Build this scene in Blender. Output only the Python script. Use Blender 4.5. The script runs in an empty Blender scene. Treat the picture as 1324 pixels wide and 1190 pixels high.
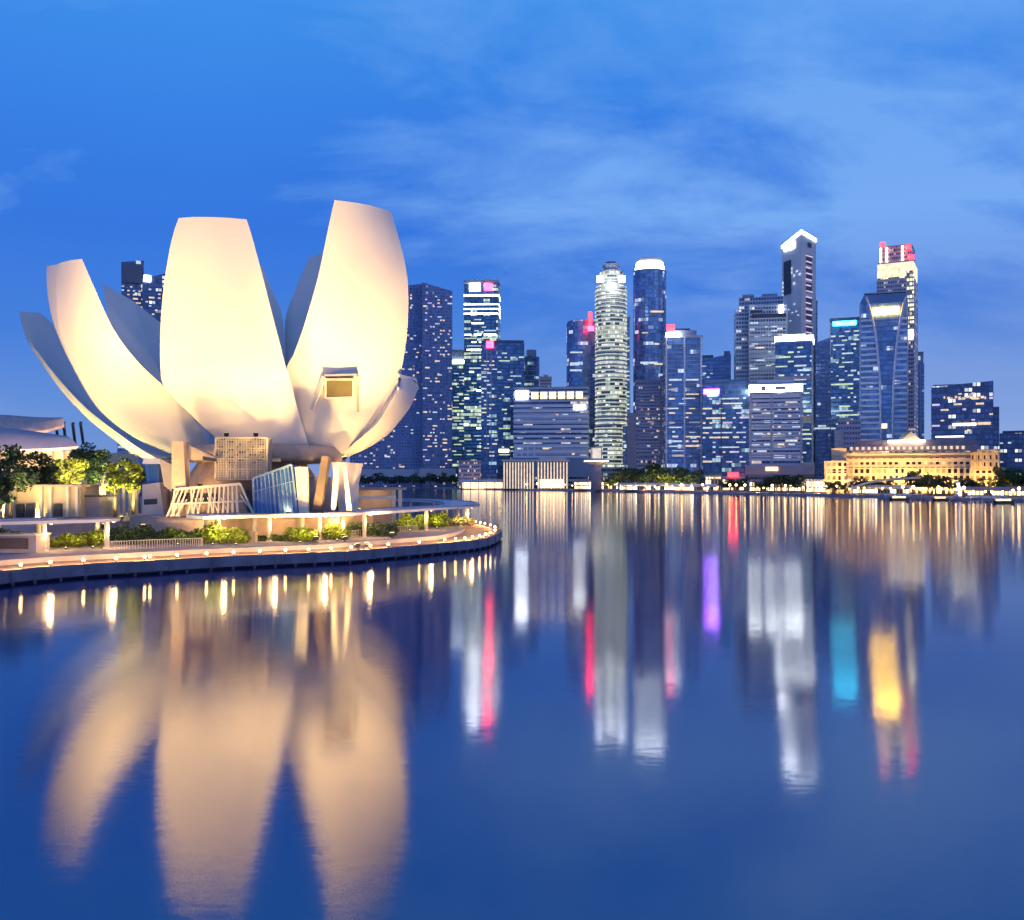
import bpy, math, random
from mathutils import Vector, Matrix
from mathutils.bvhtree import BVHTree
R = math.radians
PI = math.pi
scn = bpy.context.scene
COL = scn.collection

# ------------------------------------------------------------------ camera
F, CX, HOR, CAMZ = 1224.0, 662.0, 617.0, 12.5      # focal length and horizon of the photograph, in its pixels
cam_d = bpy.data.cameras.new('camera'); cam = bpy.data.objects.new('camera', cam_d); COL.objects.link(cam)
cam.location = (0, 0, CAMZ); cam.rotation_euler = (R(90), 0, 0)
cam_d.sensor_fit = 'HORIZONTAL'; cam_d.sensor_width = 36; cam_d.lens = F / 1324 * 36
cam_d.shift_y = (HOR - 595) / 1324
cam_d.clip_start = 0.5; cam_d.clip_end = 20000
scn.camera = cam
scn.view_settings.view_transform = 'Standard'; scn.view_settings.look = 'None'
scn.view_settings.exposure = 0.0; scn.view_settings.gamma = 1.0
try:
    scn.cycles.use_denoising = True
    scn.cycles.max_bounces = 6; scn.cycles.diffuse_bounces = 3; scn.cycles.glossy_bounces = 4
    scn.cycles.sample_clamp_indirect = 12.0
    scn.cycles.use_light_tree = True
except Exception:
    pass

def W(px, py, d):                                   # photo pixel at distance d -> world
    return Vector(((px - CX) * d / F, d, CAMZ - (py - HOR) * d / F))
def XX(px, d): return (px - CX) * d / F
def ZZ(py, d): return CAMZ - (py - HOR) * d / F

# ------------------------------------------------------------------ world
world = bpy.data.worlds.new('World'); scn.world = world; world.use_nodes = True
def build_world():
    nt = world.node_tree; N = nt.nodes; L = nt.links
    for n in list(N): N.remove(n)
    out = N.new('ShaderNodeOutputWorld'); bg = N.new('ShaderNodeBackground')
    L.new(bg.outputs[0], out.inputs[0])
    tc = N.new('ShaderNodeTexCoord'); sep = N.new('ShaderNodeSeparateXYZ'); L.new(tc.outputs['Generated'], sep.inputs[0])
    def math_(op, a, b=None, c=None, clamp=False):
        n = N.new('ShaderNodeMath'); n.operation = op; n.use_clamp = clamp
        for i, x in enumerate((a, b, c)):
            if x is None: continue
            if isinstance(x, (int, float)): n.inputs[i].default_value = x
            else: L.new(x, n.inputs[i])
        return n.outputs[0]
    def ramp(fac, stops):
        n = N.new('ShaderNodeValToRGB'); e = n.color_ramp.elements
        while len(e) < len(stops): e.new(0.5)
        for i, (p, c) in enumerate(stops):
            e[i].position = p; e[i].color = (c[0], c[1], c[2], 1)
        L.new(fac, n.inputs[0]); return n.outputs[0]
    def mix(fac, a, b, mode='MIX'):
        n = N.new('ShaderNodeMix'); n.data_type = 'RGBA'; n.blend_type = mode
        if isinstance(fac, (int, float)): n.inputs[0].default_value = fac
        else: L.new(fac, n.inputs[0])
        for s, x in ((6, a), (7, b)):
            if isinstance(x, tuple): n.inputs[s].default_value = (*x, 1)
            else: L.new(x, n.inputs[s])
        return n.outputs[2]
    z = math_('MAXIMUM', sep.outputs[2], 0.0)
    # clear dusk dome: pale near the horizon, saturated blue above, deepening to the zenith
    base = ramp(z, [(0.0, (0.25, 0.37, 0.70)), (0.05, (0.15, 0.31, 0.74)), (0.14, (0.060, 0.225, 0.76)),
                    (0.24, (0.036, 0.195, 0.78)), (0.34, (0.042, 0.235, 0.84)), (0.455, (0.050, 0.30, 0.88)), (0.52, (0.004, 0.085, 0.42)), (1.0, (0.002, 0.04, 0.24))])
    # the Nishita sky just after sunset, as a light wash over the dome
    sky = N.new('ShaderNodeTexSky'); sky.sky_type = 'NISHITA'; sky.sun_disc = False
    sky.sun_elevation = R(1.0); sky.sun_rotation = R(55)
    skys = mix(1.0, sky.outputs[0], (0.10, 0.10, 0.10), 'MULTIPLY')
    base = mix(0.06, base, skys)
    # cloud deck: direction projected on a plane overhead
    zz = math_('ADD', z, 0.30)
    ux = math_('DIVIDE', sep.outputs[0], zz); uy = math_('DIVIDE', sep.outputs[1], zz)
    comb = N.new('ShaderNodeCombineXYZ'); L.new(ux, comb.inputs[0]); L.new(uy, comb.inputs[1])
    mp = N.new('ShaderNodeMapping'); mp.inputs['Rotation'].default_value = (0, 0, R(-32)); mp.inputs['Scale'].default_value = (1.15, 1.9, 1)
    L.new(comb.outputs[0], mp.inputs[0])
    def noise(vec, scale, detail, rough, dist, off=0):
        n = N.new('ShaderNodeTexNoise'); n.noise_dimensions = '3D'
        n.inputs['Scale'].default_value = scale; n.inputs['Detail'].default_value = detail
        n.inputs['Roughness'].default_value = rough; n.inputs['Distortion'].default_value = dist
        m2 = N.new('ShaderNodeMapping'); m2.inputs['Location'].default_value = (off, off * .7, off * 1.3)
        L.new(vec, m2.inputs[0]); L.new(m2.outputs[0], n.inputs['Vector'])
        return n.outputs[0]
    n1 = noise(mp.outputs[0], 0.95, 7, 0.58, 0.7, 4.6)
    n2 = noise(mp.outputs[0], 2.6, 6, 0.6, 0.6, 7.7)
    n3 = noise(mp.outputs[0], 0.45, 3, 0.5, 0.2, 11.3)
    az = math_('DIVIDE', sep.outputs[0], math_('MAXIMUM', sep.outputs[1], 0.05))       # left -0.5 .. right +0.5
    right = math_('MULTIPLY_ADD', az, 1.15, 0.48, clamp=True)
    c = math_('MULTIPLY_ADD', n2, 0.60, n1)
    c = math_('MULTIPLY_ADD', right, 0.30, c)
    cl = N.new('ShaderNodeMapRange'); cl.inputs[1].default_value = 0.85; cl.inputs[2].default_value = 1.16
    L.new(c, cl.inputs[0]); cf = math_('POWER', cl.outputs[0], 1.1)
    low = N.new('ShaderNodeMapRange'); low.inputs[1].default_value = 0.10; low.inputs[2].default_value = 0.26; low.inputs[3].default_value = 0.22; low.inputs[4].default_value = 0.92
    L.new(z, low.inputs[0]); cf = math_('MULTIPLY', cf, low.outputs[0])
    hi = N.new('ShaderNodeMapRange'); hi.inputs[1].default_value = 0.43; hi.inputs[2].default_value = 0.56; hi.inputs[3].default_value = 1.0; hi.inputs[4].default_value = 0.15
    L.new(z, hi.inputs[0]); cf = math_('MULTIPLY', cf, hi.outputs[0])
    ccol = ramp(z, [(0.0, (0.36, 0.42, 0.70)), (0.25, (0.20, 0.43, 0.91)), (0.455, (0.14, 0.37, 0.88)), (0.53, (0.03, 0.12, 0.46)), (1.0, (0.02, 0.06, 0.26))])
    # darker cloud bellies
    dk = N.new('ShaderNodeMapRange'); dk.inputs[1].default_value = 0.40; dk.inputs[2].default_value = 0.60
    L.new(n3, dk.inputs[0]); dkf = math_('MULTIPLY', dk.outputs[0], math_('SUBTRACT', 0.80, math_('MULTIPLY', right, 0.25)))
    base = mix(dkf, base, mix(1.0, base, (0.70, 0.76, 0.90), 'MULTIPLY'))
    lowr = N.new('ShaderNodeMapRange'); lowr.inputs[1].default_value = 0.02; lowr.inputs[2].default_value = 0.19; lowr.inputs[3].default_value = 0.62; lowr.inputs[4].default_value = 0.0
    L.new(z, lowr.inputs[0]); base = mix(math_('MULTIPLY', lowr.outputs[0], right), base, (0.30, 0.46, 0.80))
    colr = mix(cf, base, ccol)
    # the sky behind the viewer is brightened in blue, added as fill for the facades
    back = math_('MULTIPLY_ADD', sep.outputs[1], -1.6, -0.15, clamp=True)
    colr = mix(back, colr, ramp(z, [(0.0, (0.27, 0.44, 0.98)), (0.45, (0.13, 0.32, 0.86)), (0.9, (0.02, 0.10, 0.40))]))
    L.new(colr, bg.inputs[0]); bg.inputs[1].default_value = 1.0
build_world()

# last of the afterglow
sd = bpy.data.lights.new('sun', 'SUN'); sd.energy = 0.12; sd.angle = R(14); sd.color = (1.0, 0.78, 0.72)
sun = bpy.data.objects.new('sun', sd); COL.objects.link(sun); sun.rotation_euler = (R(70), 0, R(35))

# ------------------------------------------------------------------ helpers
class MB:
    def __init__(s): s.v = []; s.f = []; s.uv = {}; s.sm = set()
    def face(s, pts, uv=None, smooth=False):
        i = len(s.v); s.v += [tuple(p) for p in pts]; s.f.append(list(range(i, i + len(pts))))
        if uv: s.uv[len(s.f) - 1] = uv
        if smooth: s.sm.add(len(s.f) - 1)
    def box(s, x0, y0, z0, x1, y1, z1):
        p = [(x0,y0,z0),(x1,y0,z0),(x1,y1,z0),(x0,y1,z0),(x0,y0,z1),(x1,y0,z1),(x1,y1,z1),(x0,y1,z1)]
        i = len(s.v); s.v += p
        for q in ((0,3,2,1),(4,5,6,7),(0,1,5,4),(1,2,6,5),(2,3,7,6),(3,0,4,7)): s.f.append([i + k for k in q])
        return s
    def prism(s, fp, z0, z1, bottom=True, fp2=None):            # footprint counter-clockwise seen from above
        n = len(fp); fp2 = fp2 or fp; u = 0
        zz0 = z0 if isinstance(z0, (list, tuple)) else [z0] * n
        zz1 = z1 if isinstance(z1, (list, tuple)) else [z1] * n
        b = [(fp[k][0], fp[k][1], zz0[k]) for k in range(n)]; t = [(fp2[k][0], fp2[k][1], zz1[k]) for k in range(n)]
        for k in range(n):
            j = (k + 1) % n; w = math.hypot(fp[j][0] - fp[k][0], fp[j][1] - fp[k][1])
            s.face([b[k], b[j], t[j], t[k]], [(u, zz0[k]), (u + w, zz0[j]), (u + w, zz1[j]), (u, zz1[k])]); u += w
        s.face(t, [(0, -50)] * n)
        if bottom: s.face(b[::-1], [(0, -50)] * n)
        return s
    def tube(s, pts, r, n=6, caps=True, smooth=True):
        pts = [Vector(p) for p in pts]; m = len(pts)
        rs = r if isinstance(r, (list, tuple)) else [r] * m
        base = len(s.v)
        for k in range(m):
            t = (pts[min(k + 1, m - 1)] - pts[max(k - 1, 0)]).normalized()
            a = t.cross(Vector((0, 0, 1)) if abs(t.z) < .9 else Vector((1, 0, 0))).normalized(); b = t.cross(a)
            for q in range(n):
                an = 2 * PI * q / n; s.v.append(tuple(pts[k] + (a * math.cos(an) + b * math.sin(an)) * rs[k]))
        for k in range(m - 1):
            for q in range(n):
                j = (q + 1) % n
                s.f.append([base + k*n + q, base + k*n + j, base + (k+1)*n + j, base + (k+1)*n + q])
                if smooth: s.sm.add(len(s.f) - 1)
        if caps:
            s.f.append([base + q for q in range(n)][::-1]); s.f.append([base + (m-1)*n + q for q in range(n)])
        return s
    def bar(s, a, b, w, h=None):                                 # rectangular bar from a to b
        a = Vector(a); b = Vector(b); h = h or w; t = (b - a).normalized()
        x = t.cross(Vector((0, 0, 1)) if abs(t.z) < .95 else Vector((0, 1, 0))).normalized(); y = x.cross(t)
        c = [(-1,-1),(1,-1),(1,1),(-1,1)]; i = len(s.v)
        for p in (a, b):
            for (q, r_) in c: s.v.append(tuple(p + x * (q * w / 2) + y * (r_ * h / 2)))
        for q in ((0,3,2,1),(4,5,6,7),(0,1,5,4),(1,2,6,5),(2,3,7,6),(3,0,4,7)): s.f.append([i + k for k in q])
        return s
    def lathe(s, prof, cx, cy, n=16, smooth=True):
        base = len(s.v); m = len(prof)
        for (r, z) in prof:
            for q in range(n):
                an = 2 * PI * q / n; s.v.append((cx + r * math.cos(an), cy + r * math.sin(an), z))
        for k in range(m - 1):
            for q in range(n):
                j = (q + 1) % n
                s.f.append([base + k*n + q, base + k*n + j, base + (k+1)*n + j, base + (k+1)*n + q])
                if smooth: s.sm.add(len(s.f) - 1)
        s.f.append([base + q for q in range(n)][::-1]); s.f.append([base + (m-1)*n + q for q in range(n)])
        return s
    def mesh(s, name, mat, off=(0, 0, 0)):
        me = bpy.data.meshes.new(name)
        ox, oy, oz = off
        me.from_pydata([(x - ox, y - oy, z - oz) for x, y, z in s.v], [], s.f)
        if s.uv:
            lay = me.uv_layers.new(name='UVMap')
            for pi, p in enumerate(me.polygons):
                u = s.uv.get(pi)
                if u:
                    for k, li in enumerate(p.loop_indices): lay.data[li].uv = u[k]
        for pi in s.sm: me.polygons[pi].use_smooth = True
        if mat: me.materials.append(mat)
        me.update()
        return me

def wloc(o):
    v = Vector((0, 0, 0))
    while o: v = v + o.location; o = o.parent
    return v
def part(name, mb, mat, parent, label=None):
    o = bpy.data.objects.new(name, mb.mesh(name, mat, wloc(parent))); COL.objects.link(o); o.parent = parent
    if label: o['label'] = label
    return o
def thing(name, label, cat, loc, group=None):
    o = bpy.data.objects.new(name, None); COL.objects.link(o); o.location = loc; o.empty_display_size = .3
    o['label'] = label; o['category'] = cat
    if group: o['group'] = group
    return o
def single(name, mb, mat, label, cat, loc, group=None):
    o = bpy.data.objects.new(name, mb.mesh(name, mat, loc)); COL.objects.link(o); o.location = loc
    o['label'] = label; o['category'] = cat
    if group: o['group'] = group
    return o
def struct(name, mb, mat, kind='structure'):
    o = bpy.data.objects.new(name, mb.mesh(name, mat)); COL.objects.link(o); o['kind'] = kind; return o
def dup(o, loc, rz=None, label=None, group=None, scale=None):
    c = o.copy(); COL.objects.link(c); c.location = loc
    if rz is not None: c.rotation_euler = (0, 0, rz)
    if scale is not None: c.scale = scale if isinstance(scale, (tuple, list)) else (scale,) * 3
    if label: c['label'] = label
    if group: c['group'] = group
    for ch in list(o.children):
        k = ch.copy(); COL.objects.link(k); k.parent = c
        for g in ch.children:
            q = g.copy(); COL.objects.link(q); q.parent = k
    return c
def lamp(kind, name, parent, loc, energy, color, target=None, size=0.3, spot=90, blend=0.6):
    d = bpy.data.lights.new(name, kind); d.energy = energy; d.color = color
    if kind in ('POINT', 'SPOT'): d.shadow_soft_size = size
    if kind == 'SPOT': d.spot_size = R(spot); d.spot_blend = blend
    if kind == 'AREA': d.size = size
    o = bpy.data.objects.new(name, d); COL.objects.link(o); o.parent = parent
    o.location = Vector(loc) - wloc(parent)
    if target is not None:
        o.rotation_euler = (Vector(target) - Vector(loc)).to_track_quat('-Z', 'Y').to_euler()
    return o

# ------------------------------------------------------------------ materials
MATS = {}
def mat(name, col, rough=0.6, metal=0.0, var=0.18, scale=0.6, bump=0.0, spec=0.5, col2=None, stretch=None):
    if name in MATS: return MATS[name]
    m = bpy.data.materials.new(name); m.use_nodes = True; nt = m.node_tree; N = nt.nodes; L = nt.links
    b = N['Principled BSDF']; b.inputs['Roughness'].default_value = rough; b.inputs['Metallic'].default_value = metal
    b.inputs['Specular IOR Level'].default_value = spec
    tc = N.new('ShaderNodeTexCoord'); no = N.new('ShaderNodeTexNoise'); no.inputs['Scale'].default_value = scale; no.inputs['Detail'].default_value = 5
    if stretch:
        mp = N.new('ShaderNodeMapping'); mp.inputs['Scale'].default_value = stretch; L.new(tc.outputs['Object'], mp.inputs[0]); L.new(mp.outputs[0], no.inputs['Vector'])
    else: L.new(tc.outputs['Object'], no.inputs['Vector'])
    r = N.new('ShaderNodeValToRGB'); r.color_ramp.elements[0].position = .3; r.color_ramp.elements[1].position = .7
    c2 = col2 or tuple(min(1, c * (1 + var)) for c in col); c1 = col if col2 else tuple(c * (1 - var) for c in col)
    r.color_ramp.elements[0].color = (*c1, 1); r.color_ramp.elements[1].color = (*c2, 1)
    L.new(no.outputs[0], r.inputs[0]); L.new(r.outputs[0], b.inputs['Base Color'])
    if bump:
        bp = N.new('ShaderNodeBump'); bp.inputs['Strength'].default_value = bump; bp.inputs['Distance'].default_value = .1
        L.new(no.outputs[0], bp.inputs['Height']); L.new(bp.outputs[0], b.inputs['Normal'])
    MATS[name] = m; return m
def em(name, col, strength, var=0.25):
    if name in MATS: return MATS[name]
    m = bpy.data.materials.new(name); m.use_nodes = True; nt = m.node_tree; N = nt.nodes; L = nt.links
    b = N['Principled BSDF']; b.inputs['Base Color'].default_value = (.3, .3, .3, 1); b.inputs['Roughness'].default_value = .4
    b.inputs['Emission Color'].default_value = (*col, 1)
    tc = N.new('ShaderNodeTexCoord'); no = N.new('ShaderNodeTexNoise'); no.inputs['Scale'].default_value = .35; no.inputs['Detail'].default_value = 3
    L.new(tc.outputs['Object'], no.inputs['Vector'])
    mr = N.new('ShaderNodeMapRange'); mr.inputs[1].default_value = .3; mr.inputs[2].default_value = .7
    mr.inputs[3].default_value = strength * (1 - var); mr.inputs[4].default_value = strength * (1 + var)
    L.new(no.outputs[0], mr.inputs[0]); L.new(mr.outputs[0], b.inputs['Emission Strength'])
    MATS[name] = m; return m
def facade(name, wall, glass, fh=3.8, bw=3.0, sp=0.35, mu=0.12, lit=0.12, lcol=(1.0, .82, .55), lstr=1.2, run=1.0, metal=0.5, rough=0.18, lit2=None, seed=0.0, wallrough=0.6):
    """Curtain wall: floors and bays from the wall's own metre UVs, a share of the panes lit from within."""
    if name in MATS: return MATS[name]
    m = bpy.data.materials.new(name); m.use_nodes = True; nt = m.node_tree; N = nt.nodes; L = nt.links
    b = N['Principled BSDF']
    uv = N.new('ShaderNodeUVMap'); sp_ = N.new('ShaderNodeSeparateXYZ'); L.new(uv.outputs[0], sp_.inputs[0])
    def M(op, a, c=None, d=None):
        n = N.new('ShaderNodeMath'); n.operation = op
        for i, x in enumerate((a, c, d)):
            if x is None: continue
            if isinstance(x, (int, float)): n.inputs[i].default_value = x
            else: L.new(x, n.inputs[i])
        return n.outputs[0]
    u = M('DIVIDE', sp_.outputs[0], bw); v = M('DIVIDE', sp_.outputs[1], fh)
    fu = M('FRACT', u); fv = M('FRACT', v); iu = M('FLOOR', u); iv = M('FLOOR', v)
    win = M('MULTIPLY', M('GREATER_THAN', fu, mu), M('GREATER_THAN', fv, sp))
    def wn(a, c, k):
        cb = N.new('ShaderNodeCombineXYZ'); L.new(a, cb.inputs[0]); L.new(c, cb.inputs[1]); cb.inputs[2].default_value = k + seed
        w = N.new('ShaderNodeTexWhiteNoise'); L.new(cb.outputs[0], w.inputs['Vector']); return w.outputs['Value']
    r1 = wn(M('FLOOR', M('DIVIDE', u, run)), iv, .5) if run > 1 else wn(iu, iv, .5)
    r2 = wn(iu, iv, 1.5); r3 = wn(iv, iv, 2.5)
    thr = M('SUBTRACT', 1.0, M('MULTIPLY_ADD', r3, lit * 1.3, lit * 0.35))
    on = M('MULTIPLY', M('GREATER_THAN', r1, thr), win)
    es = M('MULTIPLY', on, M('MULTIPLY_ADD', r2, lstr * 1.2, lstr * .3))
    mx = N.new('ShaderNodeMix'); mx.data_type = 'RGBA'; L.new(win, mx.inputs[0])
    g2 = N.new('ShaderNodeMix'); g2.data_type = 'RGBA'; L.new(r2, g2.inputs[0])
    g2.inputs[6].default_value = (*[c * .6 for c in glass], 1); g2.inputs[7].default_value = (*[c * 1.35 for c in glass], 1)
    no = N.new('ShaderNodeTexNoise'); no.inputs['Scale'].default_value = .04; no.inputs['Detail'].default_value = 4; L.new(uv.outputs[0], no.inputs['Vector'])
    w2 = N.new('ShaderNodeMix'); w2.data_type = 'RGBA'; L.new(no.outputs[0], w2.inputs[0])
    w2.inputs[6].default_value = (*[c * .75 for c in wall], 1); w2.inputs[7].default_value = (*[c * 1.2 for c in wall], 1)
    L.new(w2.outputs[2], mx.inputs[6]); L.new(g2.outputs[2], mx.inputs[7]); L.new(mx.outputs[2], b.inputs['Base Color'])
    L.new(M('MULTIPLY', win, metal), b.inputs['Metallic'])
    L.new(M('MULTIPLY_ADD', win, rough - wallrough, wallrough), b.inputs['Roughness'])
    ec = N.new('ShaderNodeMix'); ec.data_type = 'RGBA'; L.new(r2, ec.inputs[0]); ec.inputs[6].default_value = (*lcol, 1)
    ec.inputs[7].default_value = (*(lit2 or tuple(min(1, c * 1.1) for c in lcol)), 1)
    L.new(ec.outputs[2], b.inputs['Emission Color']); L.new(es, b.inputs['Emission Strength'])
    MATS[name] = m; return m

M_WATER = bpy.data.materials.new('bay_water')
def build_water():
    m = M_WATER; m.use_nodes = True; nt = m.node_tree; N = nt.nodes; L = nt.links
    for n in list(N): N.remove(n)
    out = N.new('ShaderNodeOutputMaterial'); mixs = N.new('ShaderNodeMixShader'); L.new(mixs.outputs[0], out.inputs[0])
    df = N.new('ShaderNodeBsdfDiffuse'); df.inputs[0].default_value = (0.0003, 0.012, 0.14, 1)
    gl = N.new('ShaderNodeBsdfGlossy'); gl.inputs['Roughness'].default_value = 0.07; gl.inputs['Color'].default_value = (0.91, 0.93, 1, 1)
    fr = N.new('ShaderNodeFresnel'); fr.inputs['IOR'].default_value = 2.7
    L.new(fr.outputs[0], mixs.inputs[0]); L.new(df.outputs[0], mixs.inputs[1]); L.new(gl.outputs[0], mixs.inputs[2])
    tc = N.new('ShaderNodeTexCoord')
    geo = N.new('ShaderNodeNewGeometry')
    def M(op, a, b=None, c=None):
        n = N.new('ShaderNodeMath'); n.operation = op
        for i, x in enumerate((a, b, c)):
            if x is None: continue
            if isinstance(x, (int, float)): n.inputs[i].default_value = x
            else: L.new(x, n.inputs[i])
        return n.outputs[0]
    def slope(scale, st, amp, off):                      # wind ripples: a bounded, wavy slope of the surface
        mp = N.new('ShaderNodeMapping'); mp.inputs['Scale'].default_value = st; mp.inputs['Location'].default_value = (off, off, 0); L.new(geo.outputs['Position'], mp.inputs[0])
        n = N.new('ShaderNodeTexNoise'); n.inputs['Scale'].default_value = scale; n.inputs['Detail'].default_value = 1; L.new(mp.outputs[0], n.inputs['Vector'])
        return M('MULTIPLY', M('SINE', M('MULTIPLY', n.outputs[0], 2 * PI * 2.6)), amp)
    sy = M('ADD', slope(57.0, (0.6, 1, 1), 0.0185, 0), slope(1.7, (0.45, 1, 1), 0.0022, 31)); sx = M('ADD', slope(51.0, (0.7, 1, 1), 0.007, 17), slope(1.5, (0.5, 1, 1), 0.0015, 53))
    cb = N.new('ShaderNodeCombineXYZ'); L.new(sx, cb.inputs[0]); L.new(sy, cb.inputs[1]); cb.inputs[2].default_value = 1
    nz = N.new('ShaderNodeVectorMath'); nz.operation = 'NORMALIZE'; L.new(cb.outputs[0], nz.inputs[0]); L.new(nz.outputs[0], gl.inputs['Normal'])
build_water()

m_skin = mat('petal_cladding', (.74, .70, .66), .5, var=.03, scale=.15)
m_plaster = mat('pale_plaster', (.66, .60, .54), .7, var=.08, scale=.5)
m_tan = mat('tan_stone', (.50, .38, .29), .8, var=.14, scale=.8)
m_concrete = mat('grey_concrete', (.34, .31, .32), .8, var=.2, scale=.4)
m_deck = mat('timber_deck', (.44, .27, .17), .6, var=.3, scale=1.2, stretch=(1, 1, 6))
m_fascia = mat('deck_fascia', (.19, .17, .22), .55, var=.25, scale=.5)
m_white = mat('white_paint', (.78, .76, .80), .45, var=.05)
m_cream = mat('cream_paint', (.72, .66, .54), .5, var=.06)
m_dark = mat('dark_metal', (.04, .045, .06), .4, var=.2)
m_brown = mat('brown_stone', (.13, .09, .07), .7, var=.2)
m_pave = mat('pale_paving', (.42, .36, .36), .75, var=.2, scale=.3)
m_land = mat('city_ground', (.16, .14, .13), .85, var=.3, scale=.02)
m_quay = mat('quay_stone', (.20, .17, .17), .8, var=.3, scale=.2)
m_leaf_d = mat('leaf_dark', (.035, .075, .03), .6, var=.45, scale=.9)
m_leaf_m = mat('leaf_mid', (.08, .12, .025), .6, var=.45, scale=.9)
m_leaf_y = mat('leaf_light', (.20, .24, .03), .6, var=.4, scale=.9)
m_bark = mat('bark', (.22, .16, .11), .85, var=.3, scale=2)
m_glass = mat('dark_glass', (.06, .09, .13), .08, metal=.4, var=.2, scale=.3)
m_blueglass = mat('blue_glass', (.03, .11, .32), .25, metal=.3, scale=.9, col2=(.12, .26, .48), stretch=(2.2, 2.2, .12))
m_olive = mat('olive_glass', (.13, .11, .045), .3, var=.1)
m_roofshell = mat('roof_shell', (.62, .53, .52), .55, var=.12, scale=.1)
m_roof = mat('slate_roof', (.28, .22, .24), .7, var=.2, scale=.2)
m_tgrey = mat('tower_grey', (.48, .48, .52), .6, var=.12, scale=.05)
m_tblue = mat('tower_bluegrey', (.22, .28, .40), .5, var=.15, scale=.05)
m_tdark = mat('tower_dark', (.08, .11, .18), .4, var=.2, scale=.05)
m_tpink = mat('tower_pink_stone', (.44, .34, .36), .7, var=.12, scale=.05)
m_gold = mat('golden_stone', (.62, .50, .34), .7, var=.12, scale=.15)
e_warm = em('lamp_warm', (1.0, .62, .22), 8)
e_warmsoft = em('glow_warm', (1.0, .68, .32), 2.4)
e_win = em('window_warm', (1.0, .72, .40), .9)
e_winw = em('window_white', (.78, .92, 1.0), .7)
e_wing = em('window_green', (.80, .95, .50), .75)
e_winv = em('window_violet', (.85, .66, 1.0), .75)
e_sign_w = em('sign_white', (.95, .97, 1.0), 15)
e_sign_p = em('sign_pink', (1.0, .012, .05), 34)
e_sign_r = em('sign_red', (1.0, .012, .016), 11)
e_sign_v = em('sign_violet', (.34, .05, 1.0), 34)
e_sign_c = em('sign_cyan', (.03, .62, .85), 20)
e_sign_y = em('sign_yellow', (1.0, .56, .05), 36)
e_crown_w = em('crown_white', (.92, .96, .92), 10)
e_crown_y = em('crown_cream', (1.0, .86, .54), 6)
e_band_g = em('band_pale_green', (.86, .92, .74), .58)

# ------------------------------------------------------------------ water and land
mb = MB(); mb.face([(-6000, -300, 1.0), (6000, -300, 1.0), (6000, 9000, 1.0), (-6000, 9000, 1.0)])
struct('water', mb, M_WATER)

def catmull(P, n):
    out = []; P = [Vector(p) for p in P]; m = len(P)
    for i in range(n):
        t = i / (n - 1) * (m - 1); k = min(int(t), m - 2); f = t - k
        p0, p1, p2, p3 = P[max(k-1, 0)], P[k], P[k+1], P[min(k+2, m-1)]
        out.append(0.5 * ((2*p1) + (p2-p0)*f + (2*p0-5*p1+4*p2-p3)*f*f + (3*p1-p0-3*p2+p3)*f*f*f))
    return out
def lampd(py, z=2.95): return (CAMZ - z) * F / (py - HOR)
# deck edge, from the lamps standing on it (pixel -> point at lamp height)
edge_px = [(-60, 738), (27, 731), (108, 725), (187, 721), (267, 716.5), (336, 713.5), (399, 711), (454, 708.5), (502, 704.5), (542, 701.5), (575, 698.5), (600, 696.5), (620, 693.5), (634, 689.5), (642, 684.5), (638, 680.5), (627, 677.5), (610, 674)]
EDGE = [Vector((XX(x, lampd(y)), lampd(y), 0)) for x, y in edge_px]
EDGE = [Vector((-78, 88, 0))] + EDGE + [Vector((-22, 235, 0))]
EDGE = catmull(EDGE, 140)
def offset(line, d):                                # to the left of travel = towards the land
    out = []
    for i, p in enumerate(line):
        t = (line[min(i+2, len(line)-1)] - line[max(i-2, 0)]).normalized()
        out.append(p + Vector((-t.y, t.x, 0)) * d)
    return out
OUT = offset(EDGE, -.7)                            # lamps stand a metre inside the edge
INN = offset(EDGE, 6.0)
FOUND = offset(EDGE, 0.8)
LANDBACK = [(-34, 262), (-62, 330), (-120, 430), (-420, 620), (-420, 60), (-85, 80)]
m = MB(); m.prism([(p.x, p.y) for p in FOUND] + LANDBACK, -1.5, 2.2); struct('island_ground', m, m_quay)
# boardwalk: planks with a real edge beam
m = MB()
for i in range(len(OUT) - 1):
    a, b, c, d = OUT[i], OUT[i+1], INN[i+1], INN[i]
    m.face([(a.x,a.y,2.5),(b.x,b.y,2.5),(c.x,c.y,2.5),(d.x,d.y,2.5)])
    m.face([(a.x,a.y,2.2),(d.x,d.y,2.2),(c.x,c.y,2.2),(b.x,b.y,2.2)])
struct('boardwalk', m, m_deck)
m = MB()
O2 = offset(EDGE, -.85); O3 = offset(EDGE, -0.55)
for i in range(len(OUT) - 1):
    a, b, c, d = O2[i], O2[i+1], O3[i+1], O3[i]
    m.face([(a.x,a.y,1.3),(b.x,b.y,1.3),(b.x,b.y,2.62),(a.x,a.y,2.62)]); m.face([(a.x,a.y,2.62),(b.x,b.y,2.62),(c.x,c.y,2.62),(d.x,d.y,2.62)])
    m.face([(c.x,c.y,2.62),(c.x,c.y,1.3),(d.x,d.y,1.3),(d.x,d.y,2.62)][::-1]); m.face([(a.x,a.y,1.3),(d.x,d.y,1.3),(c.x,c.y,1.3),(b.x,b.y,1.3)])
    if i % 5 == 2:                                  # fascia joint posts
        t = (b - a).normalized(); n_ = Vector((t.y, -t.x, 0))
        p = a + n_ * .07; m.bar((p.x, p.y, 1.25), (p.x, p.y, 2.5), .22, .22)
struct('boardwalk_edge', m, m_fascia)
PIL = offset(EDGE, -.4); pl = None                  # piles carrying the overhanging boardwalk
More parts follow.
